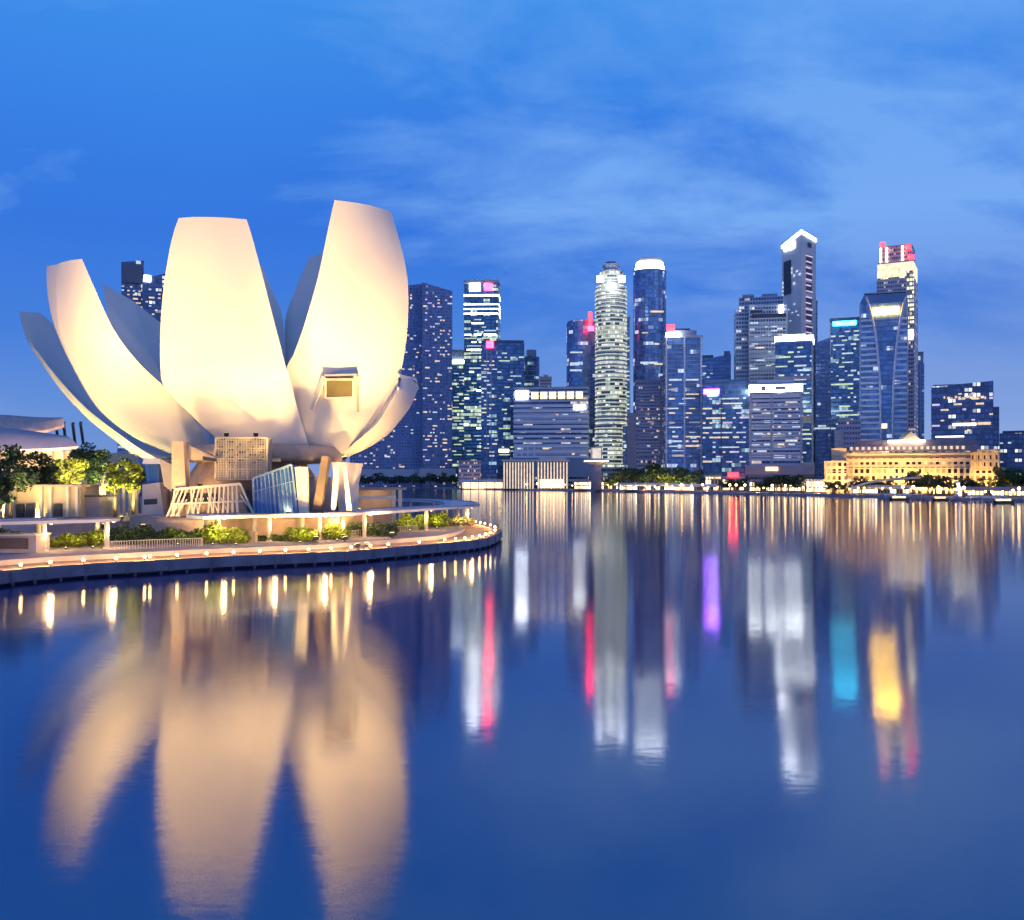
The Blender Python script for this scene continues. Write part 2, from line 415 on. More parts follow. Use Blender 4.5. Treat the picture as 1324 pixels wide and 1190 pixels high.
for i in range(4, len(PIL) - 6, 3):
    p = PIL[i]; p = Vector((p.x, p.y, 0))
    if pl is None:
        m = MB(); m.tube([(p.x, p.y, -1), (p.x, p.y, 2.2)], .2, 8); pl = single('deck_pile', m, m_quay, 'round concrete pile under the boardwalk edge', 'pile', p, 'piles under the boardwalk')
    else:
        c = pl.copy(); COL.objects.link(c); c.location = p
# terrace behind the boardwalk and the raised podium of the museum
TER = offset(EDGE, 6.0)
m = MB(); m.prism([(p.x, p.y) for p in TER[2:-3]] + [(-40, 262), (-64, 322), (-118, 420), (-400, 600), (-400, 75), (-92, 92)], 2.2, 3.1, bottom=False); struct('terrace', m, m_pave)
AX = Vector((-43.5, 160.5, 0))
m = MB(); m.lathe([(19.8, 3.1), (19.8, 6.1), (19.5, 6.1), (19.5, 6.3), (19.3, 6.3)], AX.x, AX.y, 64, smooth=False); struct('podium', m, m_tan)
m = MB(); m.lathe([(19.2, 5.9), (19.2, 6.42)], AX.x, AX.y, 64, smooth=False); struct('podium_paving', m, m_pave)
m = MB(); m.prism([(XX(-60,150), 140), (XX(60,150), 146), (XX(205,168), 168), (-60, 260), (-130, 330), (-280, 300), (-200, 150)], 3.1, 5.0, bottom=False); struct('upper_terrace', m, m_pave)

# ------------------------------------------------------------------ the lotus museum
mus = thing('lotus_museum', 'white flower shaped museum of tall floodlit petals standing over the promenade', 'museum', (AX.x, AX.y, 6.42))
BOWL = Vector((AX.x, 160, 55))
TREES_BVH = {}
def petal(L, Rr, bulge, thick, rows=30, n=14, extra=None, label=None, tip_mat=None, flip=1):
    Lw = catmull([W(*p) for p in L], rows); Rw = catmull([W(*p) for p in Rr], rows)
    V = []; skin = MB(); cross = []; ridge = []
    for i in range(rows):
        a, b = Lw[i], Rw[i]; mid = (a + b) / 2; w = (b - a)
        tan = ((Lw[min(i+1, rows-1)] + Rw[min(i+1, rows-1)]) - (Lw[max(i-1, 0)] + Rw[max(i-1, 0)])).normalized()
        nrm = w.cross(tan).normalized()
        if nrm.dot(mid - BOWL) < 0: nrm = -nrm
        bl = bulge * w.length * flip
        pts = [a.lerp(b, u / n) + nrm * bl * 4 * (u/n) * (1 - u/n) for u in range(n + 1)]
        cross.append(pts); ridge.append(mid - nrm * thick * w.length * flip)
    base = 0
    for pts in cross: skin.v += [tuple(p) for p in pts]
    for i in range(rows - 1):
        for u in range(n):
            k = i * (n + 1) + u; skin.f.append([k, k + 1, k + n + 2, k + n + 1]); skin.sm.add(len(skin.f) - 1)
    for side in (0, n):                              # the two inner flanks, meeting in a ridge
        b0 = len(skin.v)
        for i in range(rows): skin.v.append(tuple(cross[i][side])); skin.v.append(tuple(ridge[i]))
        for i in range(rows - 1):
            k = b0 + 2 * i; q = [k, k + 1, k + 3, k + 2]; skin.f.append(q if side == 0 else q[::-1]); skin.sm.add(len(skin.f) - 1)
    if extra:                                        # a turned edge along the left of the skin
        X = catmull([W(*p) for p in extra], rows); b0 = len(skin.v)
        for i in range(rows): skin.v.append(tuple(cross[i][0])); skin.v.append(tuple(X[i]))
        for i in range(rows - 1):
            k = b0 + 2 * i; skin.f.append([k, k + 2, k + 3, k + 1]); skin.sm.add(len(skin.f) - 1)
    o = part('petal', skin, m_skin, mus, label)
    cap = MB(); off = Vector((0, 0, -.02))
    cap.face([tuple(p + off) for p in cross[-1]] + [tuple(ridge[-1] + off)])
    part('skylight', cap, tip_mat or m_glass, o)
    bvh = BVHTree.FromPolygons(skin.v, [f for f in skin.f])
    return o, bvh
# centre petal, leaning out towards the water
C_L = [(322,594,157.0),(302,580,154.8),(275,563,153.4),(244,534,152.1),(213,501,151.1),(207.5,476,150.6),(207,445,150.2),(208.5,405,149.8),(213,360,149.5),(222,310,149.3),(231,282,149.2)]
C_R = [(406,594,157.0),(400,578,154.8),(393,556,153.4),(384,526,152.1),(374,488,151.1),(369,474,150.6),(362,445,150.2),(352,407,149.8),(341,363,149.5),(327.5,312,149.3),(319,284,149.2)]
pC, bC = petal(C_L, C_R, .10, .30, label='broad centre petal tapering to a straight top')
D_L = [(407,596,159.0),(402,582,157.3),(396,563,156.0),(385,532,154.9),(376,503,154.2),(370,478,153.7),(381,455,153.4),(396,412,152.9),(412,355,152.6),(424.6,294,152.3),(432.5,259,152.2)]
D_R = [(432,596,161.0),(448,584,160.2),(468,566,159.3),(490,543,158.5),(506,518,158.0),(515,496,157.7),(523,457,157.3),(527.5,415,157.0),(527,361,156.7),(517,313,156.5),(505,273.5,156.3)]
pD, bD = petal(D_L, D_R, .10, .34, label='tallest petal, with a dormer window low on its face')
B_L = [(222,586,164),(186,571,161),(154,551,158.5),(125,524,157),(100,483,155.5),(80,438,155),(74,406,155),(73,368,155.3),(74.5,342,156)]
B_R = [(285,600,163),(272,590,161),(262,560,159),(238,527,157),(212,500,155),(180,470,152.5),(148,428,151),(122,372,151),(106,335,151.5)]
B_X = [(221,587,165),(185,572,162),(153,552,159.5),(124,525,158),(99,484,156.5),(77.5,440,158),(66,406,160),(60.5,370,162),(60.5,344.5,163)]
pB, bB = petal(B_L, B_R, .07, .25, extra=B_X, label='curved left petal seen from the side, cut square at its tip')
E_L = [(432,594,162),(462,570,158),(487,548,156),(505,520,155),(515,503,156),(519,484,157.5)]
E_R = [(450,590,165),(474,580,165),(498,564,165.5),(515,546,166),(530,526,167),(540,504,168.5)]
pE, bE = petal(E_L, E_R, .10, .25, label='short low petal at the right with a glazed tip', tip_mat=m_blueglass)
m = MB(); q = [W(515,486,156.5), W(536.5,490.5,162), W(540,503,167), W(514.5,503,155.5)]
m.face([tuple(p) for p in q]); m.face([tuple(p + Vector((0, .5, 0))) for p in q][::-1]); part('tip_glass', m, m_blueglass, pE)
m = MB(); [m.bar(q[i], q[(i+1) % 4], .45) for i in range(3)]; part('tip_frame', m, m_skin, pE)
# low petal far left: shaded flank towards us, warm skin below its edge
A_L = [(244,590,168),(204,572,180),(160,552,188),(128,526,192),(104,490,195),(86,455,196),(72,424,194),(52,405,186)]
A_R = [(205,594,162),(180,580,162),(148,557,163),(116,532,164),(84,500,165.5),(54,463,167),(37,438,168),(25,403,169)]
A_X = [(214,602,168),(176,590,169),(144,566,170),(112,540,171),(80,506,172),(51,466,173),(35,440,173),(25,405,172)]
def flank_petal():
    rows = 30; a = catmull([W(*p) for p in A_L], rows); b = catmull([W(*p) for p in A_R], rows); c = catmull([W(*p) for p in A_X], rows)
    skin = MB()
    for u, v, k in ((a, b, 0), (b, c, 1), (c, a, 0)):
        b0 = len(skin.v)
        for i in range(rows): skin.v.append(tuple(u[i])); skin.v.append(tuple(v[i]))
        for i in range(rows - 1): k = b0 + 2 * i; skin.f.append([k, k + 2, k + 3, k + 1]); skin.sm.add(len(skin.f) - 1)
    o = part('petal', skin, m_skin, mus, 'low far left petal with its unlit blue flank turned to the water')
    cap = MB(); cap.face([tuple(a[-1]), tuple(b[-1]), tuple(c[-1])]); part('skylight', cap, m_glass, o)
flank_petal()
# back petals seen through the gaps: their inner, unlit sides
F2_L = [(390,594,168),(380,540,175),(371,500,178),(369,460,181),(369,412,184),(383,372,186),(400,333,187)]
F2_R = [(430,594,168),(470,560,175),(490,520,178),(495,470,181),(490,430,184),(478,380,186),(455,322,187)]
petal(F2_L, F2_R, .10, .16, label='pale grey back petal seen through the gap behind the tallest petal')
F1_L = [(330,594,168),(300,540,175),(285,500,179),(280,460,181),(282,420,183),(290,370,186),(300,322,187)]
F1_R = [(385,594,168),(378,540,174),(371,490,178),(368,440,181),(364,405,183),(352,376,186),(339,344,187)]
petal(F1_L, F1_R, .10, .16, label='pale grey back petal seen through the gap behind the centre petal')
G_L = [(280,594,168),(240,570,178),(200,540,188),(170,500,196),(150,450,203),(138,400,207),(132,366,209)]
G_R = [(320,594,168),(310,570,175),(290,540,183),(270,510,190),(250,480,197),(236,455,202),(224,431,205)]
petal(G_L, G_R, .08, .10, label='dark back petal between the left and centre petals')
# dormer window of the tallest petal
def hit(bvh, px, py, d0=120):
    o = Vector((0, 0, CAMZ)); dr = (W(px, py, 100) - o).normalized(); h = bvh.ray_cast(o, dr)
    return h[0] if h[0] else W(px, py, 148)
def near(p, s): return Vector((0, 0, CAMZ)) + (p - Vector((0, 0, CAMZ))) * (1 - s / 150)
tl, tr, bl, br = hit(bD,419,487), hit(bD,462,486), hit(bD,403,530), hit(bD,463,532)
dm = MB(); a, b = near(tl, 1.3), near(tr, 1.3)
dm.face([tl, tr, b, a]); dm.face([tl + Vector((0,0,.35)), a + Vector((0,0,.35)), b + Vector((0,0,.35)), tr + Vector((0,0,.35))]); dm.face([a, b, b + Vector((0,0,.35)), a + Vector((0,0,.35))])
dw = part('dormer_hood', dm, m_concrete, pD)
dm = MB(); dm.bar(near(tl, .7), near(bl, .1), .22, .9); part('dormer_cheek', dm, m_skin, pD)
dm = MB(); dm.bar(near(tr, .7), near(br, .1), .35, .9); part('dormer_cheek', dm, m_concrete, pD)
P4 = [near(hit(bD, x, y), 1.0) for x, y in ((421,491),(457,491),(457,514),(421,515))]
dm = MB(); dm.face(P4[::-1]); dm.face([p + Vector((0, .3, 0)) for p in P4]); part('dormer_pane', dm, m_olive, pD)
dm = MB(); [dm.bar(P4[i], P4[(i+1) % 4], .28) for i in range(4)]; part('dormer_frame', dm, m_cream, pD)

# ---- the base of the museum
m = MB(); m.lathe([(6, 14.6), (12.5, 15.0), (13.6, 15.7), (13.0, 17.5), (9, 18)], AX.x + 1.5, AX.y + 1, 40); part('underside_ring', m, m_tan, mus)
m = MB(); m.lathe([(13.2, 6.3), (13.2, 10.4), (12.0, 10.5), (8.6, 15.2)], AX.x - .5, AX.y, 40, smooth=False); part('base_wall', m, m_tan, mus)
d = 143
def px_prism(pts, d, depth, mat, name, label=None, parent=mus):
    """an outline given at distance d, extruded back by its real thickness"""
    mb = MB(); f = [W(x, y, d) for x, y in pts]; k = [p + Vector((0, depth, 0)) for p in f]; n = len(f)
    mb.face(f[::-1]); mb.face(k)
    for i in range(n): j = (i + 1) % n; mb.face([f[i], f[j], k[j], k[i]])
    return part(name, mb, mat, parent, label)
px_prism([(222,571),(237,571),(240,632),(222,632)], 143, 2.2, m_tan, 'pylon')
px_prism([(206,593),(222,601),(222,636),(212,628)], 146, 3, m_concrete, 'buttress')
px_prism([(237,573),(279,592),(279,596),(237,594)], 144.5, 2, m_tan, 'bracket_beam')
px_prism([(416,590),(425,590),(414,664),(403,664)], 142.4, 2.0, m_brown, 'leaning_column', 'dark brown leaning column')
for pts in ([(386,604),(397,604),(399,668),(391,668)], [(381,604),(386,604),(392,668),(387,668)], [(432,600),(440,600),(433,660),(428,660)], [(444,604),(448,604),(455,660),(448,660)]):
    px_prism(pts, 142.5, 1.0, m_cream, 'column')
px_prism([(428,597),(462,599),(456,626),(455,662),(438,662),(434,630)], 150, 6, m_plaster, 'entrance_block')
px_prism([(400,617),(432,617),(432,665),(400,665)], 149, 5, m_concrete, 'rear_wall')
px_prism([(186,592),(207,594),(207,600),(184,600)], 152, 5, m_white, 'side_balcony'); px_prism([(187,600),(205,600),(205,624),(190,624)], 154, 4, m_blueglass, 'side_glazing')
px_prism([(184,627),(206,624),(212,668),(184,668)], 152, 6, m_plaster, 'side_wing'); px_prism([(186,646),(203,645),(203,652),(186,653)], 151.9, .6, m_dark, 'side_opening')
# lattice box over the entrance
def lattice(x0, y0, x1, y1, d, nx, ny, backm, seed):
    r = random.Random(seed)
    o = px_prism([(x0,y0),(x1,y0),(x1,y1),(x0,y1)], d + .5, 3.0, backm, 'lattice_box')
    fr = MB()
    for i in range(nx + 1):
        x = x0 + (x1 - x0) * i / nx; fr.bar(W(x, y0, d), W(x + r.uniform(-1, 1), y1, d), .10 if i % 4 else .22)
    for j in range(ny + 1):
        y = y0 + (y1 - y0) * j / ny; fr.bar(W(x0, y, d), W(x1, y, d), .09 if j % 4 else .22)
    part('lattice_grid', fr, mat('lattice_bronze', (.62, .52, .38), .6), o)
    for i in range(nx):
        for j in range(ny):
            g = math.sin(i * .9 + j * 2.3) + r.uniform(-.8, .8)
            if j < ny * .6 and g > .55:
                pn = MB()
                xa = x0 + (x1 - x0) * (i + .1) / nx; xb = x0 + (x1 - x0) * (i + .9) / nx; ya = y0 + (y1 - y0) * (j + .1) / ny; yb = y0 + (y1 - y0) * (j + .9) / ny
                pn.face([W(xa, yb, d + .3), W(xb, yb, d + .3), W(xb, ya, d + .3), W(xa, ya, d + .3)]); part('dark_cell', pn, m_brown, o)
    return o
lattice(279, 566.5, 345, 620, 144, 20, 16, m_tan, 3)
# skirt of crossing struts round the foot
sk = px_prism([(226,633),(311,626),(322,668),(216,668)], 143.6, 2, m_tan, 'skirt_wall')
for xa, xb in ((233,246),(248,258),(260,272),(274,281)): px_prism([(xa,638),(xb,638),(xb,649),(xa,649)], 143.5, .3, m_dark, 'skirt_window', parent=sk)
m = MB(); r = random.Random(5)
for i in range(17):
    t = i / 16; x0 = 226 + 85 * t; x1 = 216 + 106 * t; y0 = 633 - 7 * t
    m.bar(W(x0, y0, 142.9), W(x1 + r.choice((-7, 7)), 668, 142.3), .24); m.bar(W(x0, y0 + 14, 142.8), W(x1 + r.choice((-9, 9)), 668, 142.3), .16)
m.bar(W(226, 633, 142.8), W(311, 626, 142.8), .4); m.bar(W(221, 652, 142.5), W(317, 648, 142.5), .22)
part('skirt_struts', m, m_cream, sk)
# blue glass entrance wedge
gl = px_prism([(327,619),(377,601),(385,668),(329,668)], 142.6, 4.5, m_blueglass, 'glass_entrance', 'blue glass wedge with a sloping top')
m = MB()
for i in range(11):
    t = i / 10; m.bar(W(327 + 50 * t, 619 - 18 * t, 142.5), W(329 + 56 * t, 668, 142.5), .12 if i % 5 else .25)
m.bar(W(327,619,142.5), W(377,601,142.5), .3); m.bar(W(328,636,142.5), W(380,622,142.5), .12)
part('mullions', m, mat('mullion_blue', (.22, .32, .46), .5), gl)
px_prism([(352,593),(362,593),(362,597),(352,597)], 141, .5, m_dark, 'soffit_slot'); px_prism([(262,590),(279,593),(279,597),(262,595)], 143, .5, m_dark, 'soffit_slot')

# ---- floodlights washing the petals (modelled fixtures, one lamp in each; those on roofs are added fill)
def floodlight(pos, target, energy, spot, label, col=(1.0, .66, .36), group='floodlights round the museum'):
    t = thing('floodlight', label, 'floodlight', pos, group)
    p = Vector(pos); dr = (Vector(target) - p).normalized()
    m = MB(); m.box(p.x - .3, p.y - .2, p.z, p.x + .3, p.y + .2, p.z + .12); m.bar(p + Vector((0, 0, .1)), p + Vector((0, 0, .5)), .12); part('bracket', m, m_dark, t)
    c = p + Vector((0, 0, .62)); m = MB(); m.bar(c - dr * .28, c + dr * .1, .7, .5); part('housing', m, m_dark, t)
    m = MB(); m.bar(c + dr * .102, c + dr * .16, .6, .42); part('lens', m, e_warm, t)
    lamp('SPOT', 'flood_beam', t, c + dr * .3, energy, col, target, .5, spot, .9)
    return t
FL = 'small dark floodlight aimed up at a petal from the museum terrace'
ZT = 3.15
WARMF = (1.0, .605, .20)
floodlight((XX(165,131), 133, ZT), W(275,430,151), 17000, 110, FL, WARMF)
floodlight((XX(440,132), 136, ZT), W(320,430,151), 19000, 110, FL, WARMF)
floodlight((XX(405,134), 136, ZT), W(440,420,153), 13000, 110, FL, WARMF)
floodlight((XX(500,140), 146, ZT), W(470,420,157), 18000, 110, FL, WARMF)
floodlight((XX(170,128), 132, 5.05), W(150,470,150), 10000, 95, FL, WARMF)
floodlight((XX(110,128), 134, 5.05), W(110,430,149), 11000, 85, FL, WARMF)
floodlight((-25.6, 158, 6.45), W(515,535,165), 8000, 120, 'small dark floodlight at the right of the podium aimed at the low right petal', WARMF)
floodlight((XX(150,158), 160, 5.05), W(130,545,166), 6000, 90, FL, WARMF)
floodlight((XX(250,134), 136.2, ZT), W(262,600,148), 2600, 120, FL, WARMF)
floodlight((XX(440,138), 140.5, ZT), W(430,610,148), 1500, 110, FL, WARMF)
floodlight((XX(258,145), 145.2, ZZ(632.5,144)), W(258,585,152), 1500, 160, 'small fill light added on the roof of the strut skirt below the left bracket beam', WARMF)  # added to brighten the base wall and the feet of the petals
floodlight((XX(372,141.6), 141.9, 6.44), W(360,600,150), 700, 130, 'small floodlight at the right foot of the blue glass wedge', WARMF)
floodlight((XX(445,151), 151.2, ZZ(596.8,150)), W(436,540,153), 900, 165, 'small fill light added on the roof of the entrance block below the tallest petal', WARMF)  # added to lift the dim foot of the tallest petal
LB = 'small fill light added on the roof of the lattice box'  # added fill for the petal foot that the box leaves in shadow
for px in (292, 330): floodlight((XX(px,145), 145.3, ZZ(566.3,144)), W(px, 520, 152), 700, 165, LB, WARMF, 'fill lights added on the lattice box')
floodlight((XX(446,146), 147.2, ZT), W(425,560,154), 4500, 130, FL, WARMF)
# floodlights across the promenade reach the upper petals
FF = 'small dark floodlight on the boardwalk side aimed at the upper petals'
floodlight((-95, 110, 3.15), W(280,360,150), 330000, 40, FF, WARMF)
floodlight((-93, 113, 3.15), W(103,390,150), 165000, 46, FF, WARMF)
floodlight((XX(452,124), 130, 2.55), W(285,350,150), 180000, 50, FF, WARMF)
floodlight((XX(462,124), 132, 2.55), W(468,345,154), 235000, 50, FF, WARMF)

# ------------------------------------------------------------------ far shore
SHORE_PX = [(1500, 395), (1324, 440), (1300, 452), (1200, 500), (1060, 575), (960, 630), (870, 690), (760, 770), (690, 815), (640, 850), (590, 930), (520, 1010), (430, 1060), (200, 1100), (-200, 1150)]
SHORE = [Vector((XX(x, d), d, 0)) for x, d in SHORE_PX]
m = MB(); m.prism([(p.x, p.y) for p in SHORE][::-1] + [(900, 300)][:0] + [(420, 300), (3500, 300), (3500, 8000), (-3500, 8000), (-3500, 1150)], -2, 2.0); struct('city_ground', m, m_land)
m = MB()
for i in range(len(SHORE) - 1):
    a, b = SHORE[i], SHORE[i+1]; t = (b - a).normalized(); n_ = Vector((-t.y, t.x, 0))          # towards the water
    if n_.y > 0: n_ = -n_
    m.prism([(p.x, p.y) for p in (a + n_ * 1.5, b + n_ * 1.5, b - n_ * 9, a - n_ * 9)][::-1] if False else [(p.x, p.y) for p in (b + n_*1.5, a + n_*1.5, a - n_*9, b - n_*9)], .9, 2.3)
struct('quay_promenade', m, m_pave)

# ------------------------------------------------------------------ towers
rng = random.Random(11)
def fp(x0, x1, d, depth, turn=0.0):
    c = (x0 + x1) / 2; th = math.atan((c - CX) / F); w = (x1 - x0) * d / F * math.cos(th)
    r = Vector((math.sin(th + turn), math.cos(th + turn))); t = Vector((r.y, -r.x)); P = Vector((XX(c, d), d))
    a = P - t * w / 2; b = P + t * w / 2
    return [a, b, b + r * depth, a + r * depth]
def circ(c, rpx, d, n=24, sx=1.0):
    r = rpx * d / F; return [Vector((XX(c, d) + r * math.cos(2*PI*k/n), d + r * sx * math.sin(2*PI*k/n))) for k in range(n)]
def grow(f, k):
    c = sum(f, Vector((0, 0))) / len(f); return [p + (p - c).normalized() * k for p in f]
def shrink(f, s):
    c = sum(f, Vector((0, 0))) / len(f); return [c + (p - c) * s for p in f]
def cen(f): return sum(f, Vector((0, 0))) / len(f)
def tower(label, f, name='office_tower', cat='tower', z0=2.0):
    c = cen(f); return thing(name, label, cat, (c.x, c.y, z0))
def body(t, f, d, ytop, m_, z0=2.0, name='body', f2=None, label=None):
    mb = MB(); mb.prism(f, z0, ZZ(ytop, d) if not isinstance(ytop, list) else [ZZ(y, d) for y in ytop], fp2=f2); return part(name, mb, m_, t, label)
def slab(t, f, d, ya, yb, m_, name, out=.3, label=None):
    mb = MB(); mb.prism(grow(f, out), ZZ(yb, d), ZZ(ya, d)); return part(name, mb, m_, t, label)
def bands(t, f, d, ytop, ybot, n, hfrac, m_, out=.5, name='floor_band', edges=None):
    z1, z0 = ZZ(ytop, d), ZZ(ybot, d); step = (z1 - z0) / n; mb = MB(); g = grow(f, out)
    mb.prism(g if edges is None else edges, z0, z0 + step * hfrac)
    first = part(name, mb, m_, t)
    for k in range(1, n):
        c = first.copy(); COL.objects.link(c); c.parent = t; c.location = first.location + Vector((0, 0, step * k))
def on_face(a, b, s0, s1, z0, z1, out=.25, th=.3):
    """thin box lying proud of the face a->b between fractions s0..s1"""
    t = (b - a).normalized(); n_ = Vector((t.y, -t.x)); p = a.lerp(b, s0) ; q = a.lerp(b, s1)
    mb = MB(); mb.prism([p + n_ * out, q + n_ * out, q + n_ * (out - th), p + n_ * (out - th)], z0, z1); return mb
def sign(t, f, d, x0, x1, ya, yb, m_, name='sign', edge=(0, 1), out=.8):
    a, b = f[edge[0]], f[edge[1]]
    def frac(px):
        k = (px - CX) / F; dx, dy = b.x - a.x, b.y - a.y
        return (k * a.y - a.x) / (dx - k * dy)
    dd = (a.y + b.y) / 2
    return part(name, on_face(a, b, frac(x0), frac(x1), ZZ(yb, dd), ZZ(ya, dd), out, .7), m_, t)
def windows(t, f, d, ya, yb, n, mats, fh=4.0, bay=3.2, lens=(1, 1, 1, 2), edge=(0, 1), hh=1.25, clump=0.0, rows=None):
    a, b = f[edge[0]], f[edge[1]]; wl = (b - a).length; nb = max(1, int(wl / bay)); z1, z0 = ZZ(ya, d), ZZ(yb, d); nf = max(1, int((z1 - z0) / fh)); used = set()
    n = int(n * 1.35); hot = [rng.randrange(nf) for _ in range(max(1, int(n * .12)))]
    for k in range(n):
        for _ in range(12):
            fl = rng.choice(hot) if rng.random() < clump else rng.randrange(nf)
            ln = min(rng.choice(lens), nb); s = rng.randrange(0, max(1, nb - ln + 1))
            if not any((fl, q) in used for q in range(s - 1, s + ln + 1)): break
        else: continue
        for q in range(s, s + ln): used.add((fl, q))
        z = z0 + fl * fh + 1.2
        part('lit_window', on_face(a, b, (s + .1) / nb, min(1, (s + ln - .1) / nb), z, z + hh * rng.choice((.8, 1, 1.15)), .2, .3), rng.choice(mats), t)
def fins(t, f, xs, d, ya, yb, m_, w=.8, name='mullion_rib', edge=(0, 1)):
    a, b = f[edge[0]], f[edge[1]]; L_ = (b - a).length
    for s in xs: part(name, on_face(a, b, max(0, s - w / 2 / L_), min(1, s + w / 2 / L_), ZZ(yb, d), ZZ(ya, d), .7, .9), m_, t)

VIOLET, WHITE, WARM, GREEN = e_winv, e_winw, e_win, e_wing
fa_apt = facade('facade_apartment', (.24, .28, .44), (.10, .15, .30), 3.3, 3.0, .38, .32, .03, (1, .72, .55), .6, seed=1)
fa_dark = facade('facade_dark', (.11, .16, .27), (.10, .20, .37), 4.0, 2.6, .22, .10, .10, (.55, .8, .75), .5, run=3, seed=2)
fa_dgreen = facade('facade_green', (.10, .17, .25), (.09, .23, .36), 4.0, 2.4, .28, .08, .26, (.75, .95, .60), .75, run=3, seed=3)
fa_blue = facade('facade_blue', (.16, .22, .38), (.15, .28, .50), 4.0, 2.6, .18, .10, .06, (.75, .85, 1), .6, run=2, seed=4)
fa_band = facade('facade_banded', (.56, .54, .60), (.05, .08, .15), 4.2, 3.0, .5, .04, .14, (1, .82, .6), .7, run=3, seed=5)
fa_pink = facade('facade_pink', (.56, .46, .50), (.09, .09, .17), 3.9, 2.0, .5, .3, .18, (1, .7, .55), .6, seed=6)
fa_grey = facade('facade_grey', (.50, .52, .60), (.08, .12, .20), 4.0, 2.6, .42, .2, .10, (.9, .9, 1), .7, run=2, seed=7)
fa_cyl = facade('facade_lit_rings', (.44, .46, .42), (.10, .14, .14), 4.0, 2.2, .42, .12, .62, (.92, .96, .72), .8, run=2, seed=8)
fa_plain = facade('facade_plain_blue', (.22, .31, .52), (.16, .25, .46), 4.0, 3.0, .4, .3, .015, (.8, .9, 1), .5, seed=9)
fa_hotel = facade('facade_golden', (.64, .52, .36), (.06, .035, .02), 4.4, 3.4, .40, .42, .32, (1, .60, .22), .9, seed=10)
fa_far = facade('facade_far', (.13, .16, .27), (.10, .15, .28), 4.0, 2.8, .35, .2, .16, (.85, .9, .85), 1.0, run=2, seed=12)

# -- residential towers beside the museum
f = fp(452, 546, 1010, 34, R(3)); t = tower('tall violet grey apartment tower rising directly behind the right side of the museum', f, 'apartment_tower')
body(t, f, 1010, [382, 366, 366, 382], fa_apt); windows(t, f, 1010, 380, 606, 60, [WARM, WARM, VIOLET, WHITE], 3.6, 3.0, (1, 1, 1, 2))
fins(t, f, [.99], 1010, 370, 612, m_tpink, 1.6); slab(t, f, 1010, 607, 617, m_tgrey, 'podium', 6)
f = fp(546, 585, 1000, 34, R(-6)); t = tower('apartment tower with sloping roof, right of the one touching the museum', f, 'apartment_tower')
body(t, f, 1000, [366, 376, 376, 366], fa_apt); windows(t, f, 1000, 378, 606, 58, [WARM, VIOLET, WARM, e_winw], 3.6, 2.6, (1, 1, 2, 2))
fins(t, f, [.01, .33, .66], 1000, 378, 608, m_tblue, .9); slab(t, f, 1000, 606, 617, m_tgrey, 'podium', 5)
# -- blue block with lit top
f = fp(583, 604, 1120, 26); t = tower('narrow dark block with a white lamp strip on its roof behind the pink crowned tower', f)
body(t, f, 1120, 470, fa_dgreen); slab(t, f, 1120, 452, 466, m_tblue, 'plant_room', -3); slab(t, f, 1120, 466, 470, e_crown_w, 'roof_lights', .4)
windows(t, f, 1120, 476, 590, 20, [GREEN, WHITE, GREEN], 4, 3, (1, 2, 3), clump=.4)
# -- tower with pink and white crown
f = fp(600, 645, 1060, 34, R(4)); t = tower('dark office tower with a white and pink lit crown', f)
body(t, f, 1060, 366, fa_dgreen); slab(t, f, 1060, 362, 366, m_tgrey, 'parapet', .5)
sign(t, f, 1060, 607, 621, 366.5, 376.5, e_sign_w); sign(t, f, 1060, 626, 637, 367, 376, e_sign_p); slab(t, f, 1060, 381, 383.2, e_crown_w, 'light_band', .3)
for y in (393, 399, 405): slab(t, f, 1060, y, y + 1.3, e_crown_w, 'light_band', .3)
windows(t, f, 1060, 408, 590, 46, [GREEN, WHITE, GREEN, e_crown_w], 4.2, 2.6, (2, 3, 5, 7), clump=.5); fins(t, f, [.985], 1060, 370, 600, m_tgrey, 1.2)
# -- slim tower with a pink light at its top
f = fp(622, 643, 960, 22); t = tower('slim dark tower with a bright pink light high on its right corner', f)
body(t, f, 960, 446, fa_dark); slab(t, f, 960, 441, 446, m_tdark, 'parapet', .2); sign(t, f, 960, 629, 638, 441.5, 450, e_sign_p); fins(t, f, [.35, .62], 960, 452, 600, m_tgrey, .8)
windows(t, f, 960, 460, 592, 26, [WHITE, GREEN, WARM], 4, 2.6, (1, 2, 2), clump=.3)
# -- dark towers to its right
f = fp(641, 678, 1010, 30, R(-3)); t = tower('flat topped dark blue tower next to the slim tower with the pink light', f)
body(t, f, 1010, 444, fa_dark); slab(t, f, 1010, 440, 447, m_tdark, 'roof_parapet', -.8); windows(t, f, 1010, 452, 600, 26, [GREEN, WHITE, e_wing], 4, 2.8, (1, 2, 4), clump=.5)
sign(t, f, 1010, 645, 658, 581, 585, e_crown_y, 'light_band')
f = circ(687, 10.5, 1090, 20); t = tower('rounded dark tower with a small roof drum behind the banded office block', f)
body(t, f, 1090, 462, fa_dark); slab(t, shrink(f, .62), 1090, 453, 462, m_tblue, 'roof_drum', 0); bands(t, f, 1090, 468, 520, 8, .18, m_tblue, .25)
f = fp(698, 713, 1210, 20); t = tower('small pinkish roof block peeping above the banded white office block', f); body(t, f, 1210, 491, fa_pink); slab(t, f, 1210, 487, 491, m_tpink, 'roof_parapet', .5); slab(t, shrink(f, .4), 1210, 484, 487, m_tgrey, 'plant_room', 0)
